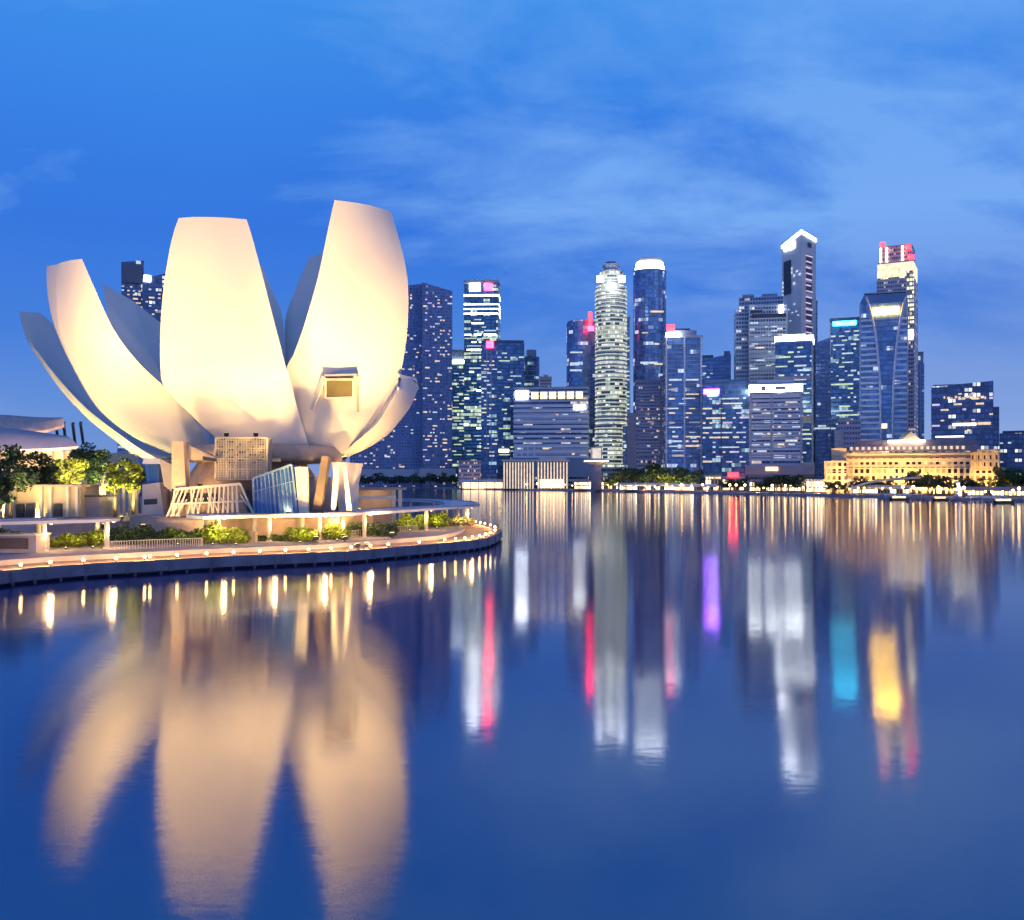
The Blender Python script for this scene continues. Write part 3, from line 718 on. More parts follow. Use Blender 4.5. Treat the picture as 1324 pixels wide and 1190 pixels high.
# -- white banded office block
f = fp(664, 760, 900, 40, R(4)); t = tower('broad low office block with white horizontal bands and a lit top floor', f, 'office_block', 'office block')
body(t, f, 900, 503, fa_band); bands(t, f, 900, 520, 592, 11, .42, mat('band_white', (.78, .76, .80), .6, var=.06), .6)
slab(t, f, 900, 500.5, 503.5, m_tgrey, 'roof_slab', .9); sign(t, f, 900, 667, 683, 505, 516, e_sign_w); 
for k in range(6): sign(t, f, 900, 687 + k * 11.5, 696 + k * 11.5, 507, 516, e_warmsoft, 'top_floor_glazing', out=.3)
sign(t, f, 900, 742, 757, 524, 530, e_crown_w, 'sign'); windows(t, f, 900, 530, 590, 16, [WARM, WHITE], 5.3, 3, (1, 2, 2), clump=.2, hh=1.6)
slab(t, f, 900, 592, 617, m_tblue, 'podium', 3); fins(t, f, [.03, .11, .19, .28], 900, 574, 596, m_white, 1.4, 'portal_column')
# -- tower with red logo, left of the cylinder
f = circ(753, 20.5, 960, 24, .8); t = tower('curved dark glass tower with a red sign, left of the cylindrical ringed tower', f)
body(t, f, 960, [418 + (p.x - f[12].x) / (f[0].x - f[12].x) * -4 for p in f], fa_blue); slab(t, shrink(f, .9), 960, 416, 421, m_tblue, 'roof_rim', 0)
m_ = MB(); p = W(763, 404, 940); q = W(763, 428, 940); m_.bar(q, p, 3.2, 3); part('sign_fin', m_, e_sign_r, t); m_ = MB(); m_.box(XX(760,938), 937, ZZ(428,938), XX(768,938), 939, ZZ(422,938)); part('sign', m_, e_sign_p, t)
for y, w_ in ((455, 1.0), (469, 2.2), (478, 1.2)): sign(t, [W(734,0,938).xy, W(760,0,938).xy], 938, 737, 757 - 4 * w_, y, y + 1.8 * w_, e_winw, 'lit_window')
# -- cylinder of lit rings
f = circ(790, 20, 890, 32); t = tower('cylindrical tower of pale lit rings with stepped crown', f)
g = circ(787, 17.5, 888, 32); body(t, f, 890, 372, fa_cyl, ZZ(550, 890), 'shaft'); body(t, g, 890, 550, fa_cyl, 2, 'lower_shaft')
bands(t, f, 890, 374, 548, 34, .26, e_band_g, .6); bands(t, g, 890, 550, 600, 10, .26, e_band_g, .6)
body(t, shrink(f, .78), 890, 352, fa_cyl, ZZ(372, 890), 'upper_drum'); body(t, shrink(f, .5), 890, 344, m_tgrey, ZZ(352, 890), 'crown'); slab(t, shrink(f, .56), 890, 343, 345, m_tgrey, 'crown_rim', 0); slab(t, shrink(f, .34), 890, 339.5, 343, m_tblue, 'cap', 0)
for c in (776, 804, 790): m_ = MB(); q = W(c, 361 if c != 790 else 370, 866); m_.box(q.x - 3, q.y - 2, q.z - 2.6, q.x + 3, q.y + 1, q.z + 2.6); part('crown_lamp', m_, e_sign_w, t)
bands(t, shrink(f, .78), 890, 354, 371, 4, .3, e_band_g, .5, 'crown_ring')
f = fp(803, 815, 915, 26); t = tower('narrow blue glass slab squeezed in right of the cylindrical ringed tower', f); body(t, f, 915, 412, fa_blue); fins(t, f, [.96], 915, 412, 600, m_tgrey, 1.0); slab(t, f, 915, 410, 413, m_tblue, 'roof_parapet', .3); windows(t, f, 915, 430, 590, 12, [WHITE, WHITE, GREEN], 4, 3, (1, 1, 2))
# -- dark round tower with lit crown
f = circ(840, 21.3, 960, 32, .8); t = tower('tall dark rounded tower under a bright white lit crown', f)
body(t, f, 960, 352, fa_blue); c1, c2 = shrink(f, .93), shrink(f, .8)
m_ = MB(); m_.prism(c1, ZZ(352, 960), ZZ(340, 960), fp2=c2); part('crown', m_, e_crown_w, t); slab(t, shrink(f, .72), 960, 335, 340, m_tgrey, 'crown_cap', 0)
slab(t, f, 960, 351, 353, m_tblue, 'crown_rim', .4)
g = [W(822,0,939).xy, W(859,0,939).xy]
for (x0, x1, y, h) in ((841,858,402,2.2),(828,850,468,2.6),(846,852,444,2),(830,838,430,1.2),(846,858,470,2)): sign(t, g, 939, x0, x1, y, y + h, e_winw if h > 2.3 else e_win, 'lit_window')
# -- pink striped block
f = fp(822, 860, 850, 26); t = tower('pinkish block with fine horizontal stripes in front of the dark rounded tower', f, 'office_block', 'office block')
body(t, f, 850, 494, fa_pink); slab(t, f, 850, 491, 494, m_tpink, 'roof_parapet', .5); bands(t, f, 850, 500, 588, 22, .36, mat('band_pink', (.72, .62, .66), .7, var=.06), .35, edges=grow(fp(826, 853, 848.5, 24), 0))
g = fp(853, 860, 848, 10); slab(t, g, 848, 486, 600, m_tpink, 'stair_core', 0); g = fp(811, 822, 852, 20); slab(t, g, 852, 534, 612, m_tpink, 'side_wing', 0)
windows(t, f, 850, 500, 585, 8, [WARM, WHITE], 4, 3, (1, 1))
# -- tower with white frame lines
f = fp(860, 908, 800, 34, R(-5)); t = tower('blue glass tower framed by white vertical ribs with a red rooftop sign', f)
body(t, f, 800, 436, fa_blue); slab(t, shrink(f, .72), 800, 426, 434, m_tblue, 'plant_room', 0); slab(t, f, 800, 434, 437, m_tgrey, 'roof_slab', .7); slab(t, shrink(f,.4), 800, 422.5, 426, m_tdark, 'roof_cap', 0)
fins(t, f, [.03, .52, .97], 800, 436, 606, m_white, 1.3); bands(t, f, 800, 440, 600, 30, .12, m_tgrey, .45)
sign(t, f, 800, 862, 872, 420, 430, e_sign_r, out=1.5); slab(t, fp(861, 880, 798, 14), 798, 430, 434.5, e_crown_w, 'roof_lights', 0)
bands(t, f, 800, 492, 600, 21, .3, m_tpink, .7, 'side_band', edges=[f[0].lerp(f[1], .56), f[1], f[1] + (f[2]-f[1]) * .05, f[0].lerp(f[1], .56) + (f[3]-f[0]) * .05] and [q + (f[0]-f[3]).normalized() * .9 for q in (f[0].lerp(f[1], .56), f[0].lerp(f[1], .96))] + [f[0].lerp(f[1], .96), f[0].lerp(f[1], .56)])
windows(t, f, 800, 482, 592, 24, [WHITE, WHITE, WARM], 4, 2.6, (1, 2, 4), clump=.5)
# -- dark background blocks
f = fp(904, 945, 1080, 26); t = tower('distant dark block with a slanted roof, left of the grey stepped tower', f); body(t, f, 1080, [466, 458, 458, 466], fa_plain); slab(t, fp(936, 944, 1078, 10), 1078, 454, 500, m_tblue, 'roof_blade', 0)
f = fp(905, 922, 1010, 20); t = tower('distant dark block just right of the white framed tower', f); body(t, f, 1010, 462, fa_blue); slab(t, f, 1010, 459.5, 462, m_tdark, 'roof_parapet', .4); windows(t, f, 1010, 470, 495, 4, [WHITE], 4, 3, (1, 2))
# -- violet sign block
f = fp(908, 969, 780, 36, R(3)); t = tower('dark blue glass block with a violet and white neon sign', f, 'office_block', 'office block')
body(t, f, 780, [497, 493, 493, 497], fa_dark); slab(t, fp(911, 967, 784, 28), 784, 491, 496, m_tblue, 'roof_level', 0); sign(t, f, 780, 910, 930, 503, 509, e_sign_v); sign(t, f, 780, 915, 928, 509.5, 511.5, e_sign_w)
windows(t, f, 780, 512, 600, 34, [WHITE, WHITE, e_winv, WARM], 4, 2.6, (1, 2, 3, 6), clump=.4); fins(t, f, [.4], 780, 500, 606, m_tdark, .9)
# -- grey stepped tower
f = fp(951, 1018, 920, 40, R(-4)); t = tower('grey stepped tower with a small white emblem at its top right', f)
body(t, f, 920, 400, fa_grey); g = fp(955, 1012, 926, 26); body(t, g, 926, 384, fa_grey, ZZ(401, 926), 'upper_block'); slab(t, fp(960, 975, 926, 10), 926, 381, 384, m_tblue, 'plant_room', 0); slab(t, fp(985, 1005, 926, 10), 926, 380, 384, m_tblue, 'plant_room', 0)
h = fp(968, 1018, 908, 14, R(-4)); body(t, h, 908, 394, fa_grey, 2, 'front_bay'); bands(t, h, 908, 416, 560, 34, .4, m_tgrey, .4)
sign(t, h, 908, 970, 986, 401, 404, m_dark, 'louvre'); sign(t, h, 908, 972, 1016, 406, 411, m_dark, 'louvre'); sign(t, h, 908, 1007, 1013, 396, 405, e_sign_w, 'emblem')
windows(t, h, 908, 412, 560, 26, [WHITE, WARM, WHITE], 4, 2.8, (1, 2, 3), clump=.3); fins(t, h, [.01, .99], 908, 394, 600, m_tgrey, 1.2)
# -- the tallest, two-faced tower with a slanted top
P0, P1, P2 = W(1011, 0, 985).xy, W(1036, 0, 955).xy, W(1055, 0, 975).xy
f = [P0, P1, P2, P2 + (P0 - P1)]; t = tower('tallest pale concrete tower with a sharp front corner and lit slanted top', f)
body(t, f, 965, [312, 301, 306, 318], mat('pale_tower', (.60, .60, .64), .65, var=.1, scale=.03))
for i, (a, b, ya, yb) in enumerate(((P0, P1, 313, 302), (P1, P2, 302, 307))):
    t_ = (b - a).normalized(); n_ = Vector((t_.y, -t_.x)); m_ = MB(); z = [ZZ(ya - 1, 965), ZZ(yb - 1, 965)]
    m_.prism([a + n_ * .8, b + n_ * .8, b, a], [z[0] - 3, z[1] - 3, z[1] - 3, z[0] - 3], [z[0], z[1], z[1], z[0]]); part('roof_light_edge', m_, e_crown_w, t)
sign(t, f, 965, 1014.5, 1028, 314, 322, e_sign_w); sign(t, f, 965, 1014, 1023, 336, 380, fa_grey if False else m_dark, 'slot_window'); windows(t, f, 965, 338, 380, 10, [WHITE], 4, 4, (1,), hh=2.4)
for k in range(6): sign(t, f, 965, 1042, 1049, 330 + k * 18, 343 + k * 18, mat('louvre_warm', (.12, .08, .11), .6), 'louvre', edge=(1, 2))
for k in range(14): sign(t, f, 965, 1041.5, 1049.5 - (k % 3), 331 + k * 7.6, 332.6 + k * 7.6, e_winv, 'louvre_light', edge=(1, 2), out=1.1)
sign(t, f, 965, 1044, 1048.5, 314, 320, m_dark, 'emblem', edge=(1, 2)); windows(t, f, 985, 390, 430, 8, [WHITE, WHITE], 4, 3, (1, 1), edge=(0, 1))
f = fp(1049, 1057, 990, 16); t = tower('thin dark blue fin of a tower against the tallest pale tower', f); body(t, f, 990, 392, fa_plain); slab(t, f, 990, 389, 392, m_tblue, 'roof_parapet', .2)
# -- dark tower with lit roof line
f = fp(1002, 1051, 830, 30, R(2)); t = tower('dark glass tower with a bright lit roof band below the tallest tower', f)
body(t, f, 830, 441, fa_dark); slab(t, f, 830, 434.5, 441, e_crown_w, 'roof_band', .5); slab(t, shrink(f, .6), 830, 431, 435, m_tgrey, 'plant_room', 0)
slab(t, f, 830, 487, 491, m_tpink, 'sky_lobby', .5); slab(t, f, 830, 538, 548, m_gold, 'sky_lobby', .5); windows(t, f, 830, 444, 600, 44, [WHITE, e_wing, WHITE], 4, 2.6, (1, 2, 4), clump=.45); fins(t, f, [.985], 830, 442, 606, m_tgrey, 1.4)
# -- white block with bright crown
f = fp(969, 1037, 740, 36, R(-2)); t = tower('white banded block with a brilliant lit crown, lower and in front of the dark towers', f, 'office_block', 'office block')
body(t, f, 740, 497, fa_band); slab(t, f, 740, 497.5, 507, e_crown_w, 'lit_crown', .5); slab(t, f, 740, 494.5, 497.5, m_tgrey, 'roof_slab', .9); slab(t, shrink(f, .7), 740, 490.5, 494.5, m_white, 'plant_room', 0)
bands(t, f, 740, 510, 596, 19, .45, mat('band_cream', (.78, .75, .76), .6, var=.05), .5); fins(t, f, [.02, .42, .98], 740, 508, 600, m_tgrey, 1.5)
sign(t, f, 740, 984, 990, 499, 505, m_tgrey, 'emblem'); sign(t, f, 740, 1002, 1016, 500, 504, m_tgrey, 'emblem')
windows(t, f, 740, 512, 594, 26, [WARM, e_win, WHITE], 4.55, 2.6, (1, 1, 2, 3), clump=.3, hh=1.7)
slab(t, fp(963, 1053, 735, 34), 735, 602, 614, m_tpink, 'podium', 0); sign(t, fp(963, 1053, 735, 34), 735, 990, 1006, 604, 609, e_warmsoft, 'lit_window')
slab(t, fp(1036, 1053, 734, 20), 734, 598, 617, m_gold, 'side_entrance', 0)
# -- plain blue slab
f = fp(1054, 1074, 960, 24); t = tower('plain blue grey slab left of the tower with the cyan sign', f); body(t, f, 960, [443, 437, 437, 443], fa_plain); slab(t, f, 960, 553, 555, e_winw, 'light_band', .4); sign(t, f, 960, 1057, 1061, 521, 524, e_winw, 'lit_window'); sign(t, f, 960, 1058, 1068, 550, 552, e_winw, 'lit_window')
# -- cyan sign tower
f = fp(1073, 1111, 860, 32, R(4)); t = tower('black glass tower with a cyan neon sign along its top', f)
body(t, f, 860, 415, fa_dark); slab(t, f, 860, 411, 415, m_tdark, 'roof_parapet', .6); sign(t, f, 860, 1077, 1107, 415.5, 421, e_sign_c); fins(t, f, [.015], 860, 416, 580, m_tblue, 1.0)
windows(t, f, 860, 425, 568, 34, [WHITE, WHITE, e_wing], 4, 2.4, (1, 2, 4, 8), clump=.5)
f = fp(1083, 1113, 720, 24); t = tower('stepped cream stone block at the left end of the golden hotel', f, 'office_block', 'office block'); mst = mat('cream_stone', (.50, .44, .42), .7)
body(t, f, 720, 545, fa_pink); slab(t, fp(1079, 1090, 718, 22), 718, 556, 600, mst, 'lower_wing', 0); slab(t, f, 720, 543, 545.5, mst, 'cornice', .6); slab(t, fp(1085, 1100, 722, 14), 722, 540, 543, mst, 'roof_house', 0)
# -- tower with curved white ribs and yellow sign
f = fp(1111, 1174, 780, 40, R(0)); t = tower('tower with curving white ribs and a yellow lit sign', f)
zt = ZZ(392, 780); m_ = MB(); m_.prism(f, 2, zt); part('body', m_, fa_blue, t)
g = fp(1117, 1170, 784, 30); m_ = MB(); m_.prism(f, zt, ZZ(379, 780), fp2=g); part('tapered_top', m_, m_tblue, t); slab(t, g, 784, 377.5, 379, m_tgrey, 'roof_slab', .3)
sign(t, f, 778, 1129, 1162, 398, 407, e_sign_y, out=1.4)
LR = [(1120,384),(1125,400),(1129,418),(1133,440),(1136,470),(1138,500),(1138.5,540),(1138.5,585)]; RR = [(1171,384),(1167,400),(1163.5,418),(1160,440),(1157,469),(1155,500),(1154.5,540),(1154.5,585)]
for P in (LR, RR): m_ = MB(); m_.tube([W(x, y, 779.2 + (x - 1142) * .0) + Vector((0, -1.0 - 0.0, 0)) for x, y in catmull([(a, b, 0) for a, b in P], 18) for x, y in [(x, y)]] if False else [W(q.x, q.y, 778.0 - (q.x - 1142.5) * .26) for q in catmull([(a, b, 0) for a, b in P], 18)], .9, 6); part('curved_rib', m_, m_white, t)
fins(t, f, [.015], 780, 392, 600, m_tgrey, 1.2); fins(t, f, [.985], 780, 392, 600, m_tgrey, .8)
def xat(P, y):
    for (xa, ya), (xb, yb) in zip(P, P[1:]):
        if ya <= y <= yb: return xa + (xb - xa) * (y - ya) / (yb - ya)
    return P[-1][0]
mbn = mat('band_white', (.5, .5, .5))
for k in range(23):
    y = 412 + k * 7.4; xl, xr = xat(LR, y) - .8, xat(RR, y) + .8
    sign(t, f, 780, 1111.8, xl, y, y + 2.9, mbn, 'floor_band', out=.5); sign(t, f, 780, xr, 1173, y, y + 2.9, mbn, 'floor_band', out=.5)
    sign(t, f, 780, xl + 3, xr - 3, y + .6, y + 1.6, m_tblue, 'spandrel', out=.3)
sign(t, f, 780, 1139, 1147, 548, 554, e_warmsoft, 'lit_window')
# -- the tower with the golden crown behind it
f = fp(1133, 1182, 900, 40, R(6)); t = tower('tower with a golden glowing crown and red beacons', f)
fg = facade('facade_crown', (.62, .56, .42), (.40, .30, .18), 4.0, 2.4, .4, .25, .9, (1, .82, .48), 1.6, seed=14)
body(t, f, 900, 362, fa_pink); g = shrink(f, .96); body(t, g, 900, 338, fg, ZZ(362, 900), 'lit_crown'); h = shrink(f, .84); body(t, h, 900, 318, fa_pink, ZZ(338, 900), 'top_tier')
slab(t, g, 900, 340, 358, em('tier_glow', (1.0, .78, .42), 1.25, .4), 'glowing_tier', .2)  # the tier emits by itself in place of floodlighting
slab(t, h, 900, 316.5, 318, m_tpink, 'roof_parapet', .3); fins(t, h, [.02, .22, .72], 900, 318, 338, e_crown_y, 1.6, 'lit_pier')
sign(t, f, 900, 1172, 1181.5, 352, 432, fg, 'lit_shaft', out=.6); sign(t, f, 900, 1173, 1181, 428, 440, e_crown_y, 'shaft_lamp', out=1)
for x, y in ((1141, 317), (1174, 320), (1178, 333)): m_ = MB(); q = W(x, y, 896); m_.box(q.x - 2.1, q.y - 2, q.z - 2.1, q.x + 2.1, q.y, q.z + 2.1); part('beacon', m_, e_sign_r, t)
f = fp(1174, 1195, 950, 26); t = tower('slender blue tower behind the right side of the tower with curving ribs', f); body(t, f, 950, 470, fa_plain); slab(t, fp(1184, 1194, 952, 14), 952, 455, 470, m_tblue, 'upper_tier', 0); fins(t, f, [.3, .75], 950, 472, 566, m_tgrey, .8); sign(t, f, 950, 1186, 1190, 461, 466, e_winw, 'lit_window')
# -- dark stepped block on the right
f = fp(1204, 1284, 720, 44, R(-2)); t = tower('wide dark block with a curved roofline on the right', f, 'office_block', 'office block')
body(t, f, 720, [499, 494, 494, 499], fa_far); body(t, fp(1284, 1292, 724, 36), 724, 526, fa_far, 2, 'lower_step'); slab(t, fp(1206, 1282, 722, 38), 722, 496.5, 500, m_tblue, 'roof_parapet', 0)
for k in range(12): x = 1220 + k * 4.8; sign(t, f, 720, x, x + rng.choice((2, 3, 4)), 512 + (k % 3), 515 + (k % 3), e_win, 'lit_window')
sign(t, f, 720, 1232, 1262, 547.5, 550.5, e_crown_y, 'lit_window'); sign(t, f, 720, 1264, 1281, 546.5, 550, e_win, 'lit_window'); windows(t, f, 720, 505, 560, 12, [WARM, VIOLET], 4, 3, (1, 1, 2))
f = fp(1292, 1345, 800, 40); t = tower('low dark block at the right edge of the picture behind the golden hotel', f, 'office_block', 'office block'); body(t, f, 800, 560, fa_far); slab(t, fp(1296, 1340, 802, 30), 802, 557, 560, m_tdark, 'roof_level', 0); windows(t, f, 800, 565, 600, 6, [WHITE, WARM], 4, 3, (1, 1))
# -- towers seen between the left petals
f = fp(157, 186, 900, 22); t = tower('dark tower top with a cut corner seen between the left and centre petals', f); body(t, f, 900, [340, 336, 336, 340], fa_far); slab(t, fp(158, 184, 898, 3), 898, 341, 366, m_tdark, 'plant_screen', 0)
windows(t, f, 900, 366, 420, 26, [WARM, WHITE, WARM], 3.8, 2.4, (1, 1, 2)); sign(t, f, 900, 176, 182, 337, 341, e_winw, 'roof_lamp')
f = fp(184, 216, 880, 22); t = tower('dark tower with one big white lamp beside the centre petal', f); body(t, f, 880, [362, 352, 352, 362], fa_far); sign(t, f, 880, 186, 195, 357, 365, e_sign_w, 'roof_lamp'); windows(t, f, 880, 372, 425, 14, [WARM, WHITE], 3.8, 2.4, (1, 1, 2))
f = fp(152, 200, 620, 22); t = tower('low dark blue block under the left petal above the trees', f, 'office_block', 'office block'); body(t, f, 620, [558, 574, 574, 558], fa_blue); windows(t, f, 620, 562, 590, 8, [WHITE], 4, 3, (1, 2)); slab(t, f, 620, 584, 586.5, m_tgrey, 'floor_band', .5)
# -- low blocks behind the trees at the waterside
f = fp(593, 622, 905, 20); t = tower('low pinkish block at the waterside right of the apartment towers', f, 'office_block', 'building'); body(t, f, 905, 598, fa_pink); slab(t, f, 905, 595.5, 598, m_tpink, 'roof_parapet', .5)
f = fp(598, 650, 868, 14); t = tower('long low white waterside pavilion with a glowing glass wall', f, 'pavilion', 'pavilion'); body(t, f, 868, 624, e_warmsoft, 2, 'glass_wall'); slab(t, f, 868, 620, 624, m_white, 'roof', 2.5); fins(t, f, [.02, .2, .4, .6, .8, .98], 868, 624, 633, m_white, .7, 'column')

# ------------------------------------------------------------------ foliage
def leaf(mb, p, s, r):
    a = Vector((r.gauss(0, 1), r.gauss(0, 1), r.gauss(0, .7))).normalized(); b = a.cross(Vector((r.gauss(0, 1), r.gauss(0, 1), r.gauss(0, 1)))).normalized()
    a = a * s; b = b * s * .55; i = len(mb.v)
    mb.v += [tuple(p - a), tuple(p + b), tuple(p + a), tuple(p - b)]; mb.f.append([i, i+1, i+2, i+3])
def blob(mb, c, rad, n, s, r):
    for _ in range(n):
        v = Vector((r.gauss(0, 1), r.gauss(0, 1), r.gauss(0, 1))).normalized() * (r.random() ** .33)
        leaf(mb, Vector(c) + Vector((v.x * rad[0], v.y * rad[1], v.z * rad[2])), s * r.uniform(.6, 1.3), r)
def tree(px, ytop, d, rpx, zb, m_leaf, label, seed, n=1900, s=.34, group=None, trunk_frac=.38, name='shade_tree'):
    r = random.Random(seed); x = XX(px, d); h = ZZ(ytop, d) - zb; R_ = rpx * d / F
    t = thing(name, label, 'tree', (x, d, zb), group)
    m = MB(); th = h * trunk_frac; lean = Vector((r.uniform(-.3, .3), r.uniform(-.3, .3), 0)); b = Vector((x, d, zb))
    m.tube([b, b + Vector((0, 0, th * .5)) + lean * .3, b + Vector((0, 0, th)) + lean, b + Vector((0, 0, h * .72)) + lean], [.26 + h*.012, .2 + h*.008, .16, .06], 7)
    bl = []
    for k in range(9):
        an = 2 * PI * k / 9 + r.uniform(-.3, .3); hh = r.uniform(.45, .86) * h; q = R_ * r.uniform(.35, .72) * (1.15 - abs(hh / h - .6))
        c = b + lean + Vector((math.cos(an) * q, math.sin(an) * q, hh)); bl.append((c, R_ * r.uniform(.34, .52)))
        if k % 2 == 0: m.tube([b + lean + Vector((0, 0, th * r.uniform(.8, 1.05))), b.lerp(c, .55) + Vector((0, 0, h * .2)), c], [.12, .08, .03], 5)
    bl.append((b + lean + Vector((0, 0, h * .84)), R_ * .5)); bl.append((b + lean + Vector((0, 0, h * .62)), R_ * .6))
    part('trunk', m, m_bark, t)
    c_ = MB()
    for c, q in bl: blob(c_, c, (q, q, q * .72), n // len(bl), s, r)
    part('crown', c_, m_leaf, t); return t
def palm(px, ytop, d, rpx, zb, label, seed):
    r = random.Random(seed); x = XX(px, d); h = ZZ(ytop, d) - zb; R_ = rpx * d / F; t = thing('palm_tree', label, 'tree', (x, d, zb), 'palms beside the museum')
    m = MB(); b = Vector((x, d, zb)); m.tube([b, b + Vector((.1, 0, h * .4)), b + Vector((0, 0, h * .68))], [.3, .22, .2], 8); part('trunk', m, mat('palm_bark', (.40, .32, .22), .8), t)
    c = MB(); top = b + Vector((0, 0, h * .68))
    for k in range(20):
        an = k * 2.4; up = r.uniform(.1, 1.5); pts = []
        for i in range(9):
            s = i / 8; pts.append(top + Vector((math.cos(an) * R_ * s * 1.1 * math.cos(up * .55), math.sin(an) * R_ * s * 1.1 * math.cos(up*.55), h * .32 * math.sin(up) * s * 1.1 - R_ * .7 * s * s)))
        for i in range(8):
            tn = (pts[i+1] - pts[i]).normalized(); sd_ = tn.cross(Vector((0, 0, 1))).normalized()
            for q in (-1, 1):
                for w in (0, .5):
                    p = pts[i].lerp(pts[i+1], w); e = p + sd_ * q * .55 * (1 - i / 10) + tn * .35 - Vector((0, 0, .18)); c.face([p, p + tn * .16, e])
    part('crown', c, m_leaf_y, t); return t
def uplight(pos, energy, label, col=(1.0, .78, .30), group='uplights among the plants', spot=120):
    t = thing('garden_uplight', label, 'uplight', pos, group); p = Vector(pos)
    m = MB(); m.lathe([(.16, p.z), (.18, p.z + .2), (.13, p.z + .22)], p.x, p.y, 10); part('casing', m, m_dark, t)
    m = MB(); m.lathe([(.11, p.z + .223), (.11, p.z + .25)], p.x, p.y, 10); part('lens', m, e_warm, t)
    lamp('SPOT', 'up_beam', t, p + Vector((0, 0, .35)), energy, col, p + Vector((0, 2, 6)), .25, spot, .8); return t

UPL = 'small round uplight set in the planting under lit leaves'
Z5 = 5.0
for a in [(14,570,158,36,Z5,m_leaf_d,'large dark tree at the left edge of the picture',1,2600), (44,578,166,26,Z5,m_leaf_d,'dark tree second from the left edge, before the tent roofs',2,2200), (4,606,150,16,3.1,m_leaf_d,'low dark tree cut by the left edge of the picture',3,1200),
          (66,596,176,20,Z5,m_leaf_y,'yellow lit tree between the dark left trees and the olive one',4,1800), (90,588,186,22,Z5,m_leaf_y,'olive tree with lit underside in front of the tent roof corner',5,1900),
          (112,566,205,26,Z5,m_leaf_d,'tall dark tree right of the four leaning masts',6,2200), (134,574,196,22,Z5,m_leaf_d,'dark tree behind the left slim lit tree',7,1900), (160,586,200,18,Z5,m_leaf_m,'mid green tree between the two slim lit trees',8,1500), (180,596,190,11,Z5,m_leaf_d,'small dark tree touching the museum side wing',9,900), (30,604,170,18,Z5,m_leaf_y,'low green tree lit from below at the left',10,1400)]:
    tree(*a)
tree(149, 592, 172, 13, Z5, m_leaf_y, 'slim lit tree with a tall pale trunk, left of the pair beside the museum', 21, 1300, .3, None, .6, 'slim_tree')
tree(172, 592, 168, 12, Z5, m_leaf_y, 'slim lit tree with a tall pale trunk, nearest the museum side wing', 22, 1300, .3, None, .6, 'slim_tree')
for px, d, e in ((12,150,2500),(30,160,4600),(50,160,4600),(66,166,6500),(82,176,6500),(98,178,5200),(116,190,4600),(134,186,3600),(149,168,3600),(164,190,3000),(172,164,3600)): uplight((XX(px, d), d, Z5), e * 4.2, UPL)

# ------------------------------------------------------------------ theatre with shell roofs, left
t = thing('theatre', 'low theatre under overlapping tent like shell roofs behind the left trees', 'theatre', (XX(30,300), 310, 3))
m = MB(); m.prism([(XX(-60,300),300),(XX(98,300),300),(XX(98,300),350),(XX(-60,300),350)], 3, ZZ(583,300)); part('wall', m, m_gold, t)
def shell(front, back, th, name='shell_roof', m_=m_roofshell):
    A = catmull([W(*p) for p in front], 24); B = catmull([W(*p) for p in back], 24); rows = []
    for k in range(9):
        s = k / 8; rows.append([a.lerp(b, s) + Vector((0, 0, 2.2 * math.sin(PI * s))) for a, b in zip(A, B)])
    sk = MB(); n = 24
    for dz in (0, -th):
        b0 = len(sk.v)
        for rw in rows: sk.v += [tuple(p + Vector((0, 0, dz))) for p in rw]
        for i in range(8):
            for j in range(n - 1): q = [b0+i*n+j, b0+i*n+j+1, b0+(i+1)*n+j+1, b0+(i+1)*n+j]; sk.f.append(q if dz == 0 else q[::-1]); sk.sm.add(len(sk.f) - 1)
    for j in range(n - 1): sk.face([rows[0][j] - Vector((0,0,th)), rows[0][j+1] - Vector((0,0,th)), rows[0][j+1], rows[0][j]])
    for i in range(8): sk.face([rows[i][-1] - Vector((0,0,th)), rows[i+1][-1] - Vector((0,0,th)), rows[i+1][-1], rows[i][-1]])
    return part(name, sk, m_, t)
shell([(-60,584,286),(0,582,286),(60,580,288),(101,577,290)], [(-60,556,302),(0,552,302),(45,560,301),(72,569,298)], .9)
shell([(-60,562,306),(0,552,306),(45,558,306),(83,549.5,308)], [(-60,536,318),(0,540,318),(40,541,317),(80,547.5,311)], .9, m_=mat('roof_peach', (.70, .52, .44), .6))
for k in range(7): m = MB(); x = XX(2 + k * 15, 298.5); m.box(x, 298.4, 3, x + 1.2, 299.6, ZZ(584, 299)); part('column', m, m_cream, t)
for px in (10, 45, 80): uplight((XX(px, 280), 280, Z5), 30000, 'shielded uplight washing the theatre wall under its shell roof', (1, .62, .25), 'uplights at the theatre')
for k, (x0, x1, a, b) in enumerate(((72,75.5,549,563),(82,86,547,572),(94,97.5,548,570),(104,108,547,569))):
    m = MB(); m.bar(W(x0, a, 330), W(x1, b + 6, 330), .75); m.bar(W(x0 - .6, a, 330), W(x0 + 1.6, a + .3, 330), 1.0)
    single('leaning_mast', m, m_dark, ['short dark leaning mast nearest the tent roof peak', 'dark leaning mast second from the tent roof', 'dark leaning mast third from the tent roof', 'dark leaning mast closest to the tall dark tree'][k], 'mast', W(x1, b, 330), 'four leaning masts behind the trees')
for px in (-30, 20, 70): floodlight((XX(px, 252), 252, 5.02), (XX(px, 296), 296, ZZ(562, 296)), 42000, 70, 'floodlight added out of sight behind the left trees, washing the shell roofs of the theatre', (1, .66, .40), 'lights added for the theatre roof')  # hidden lamps added to warm the shell roofs
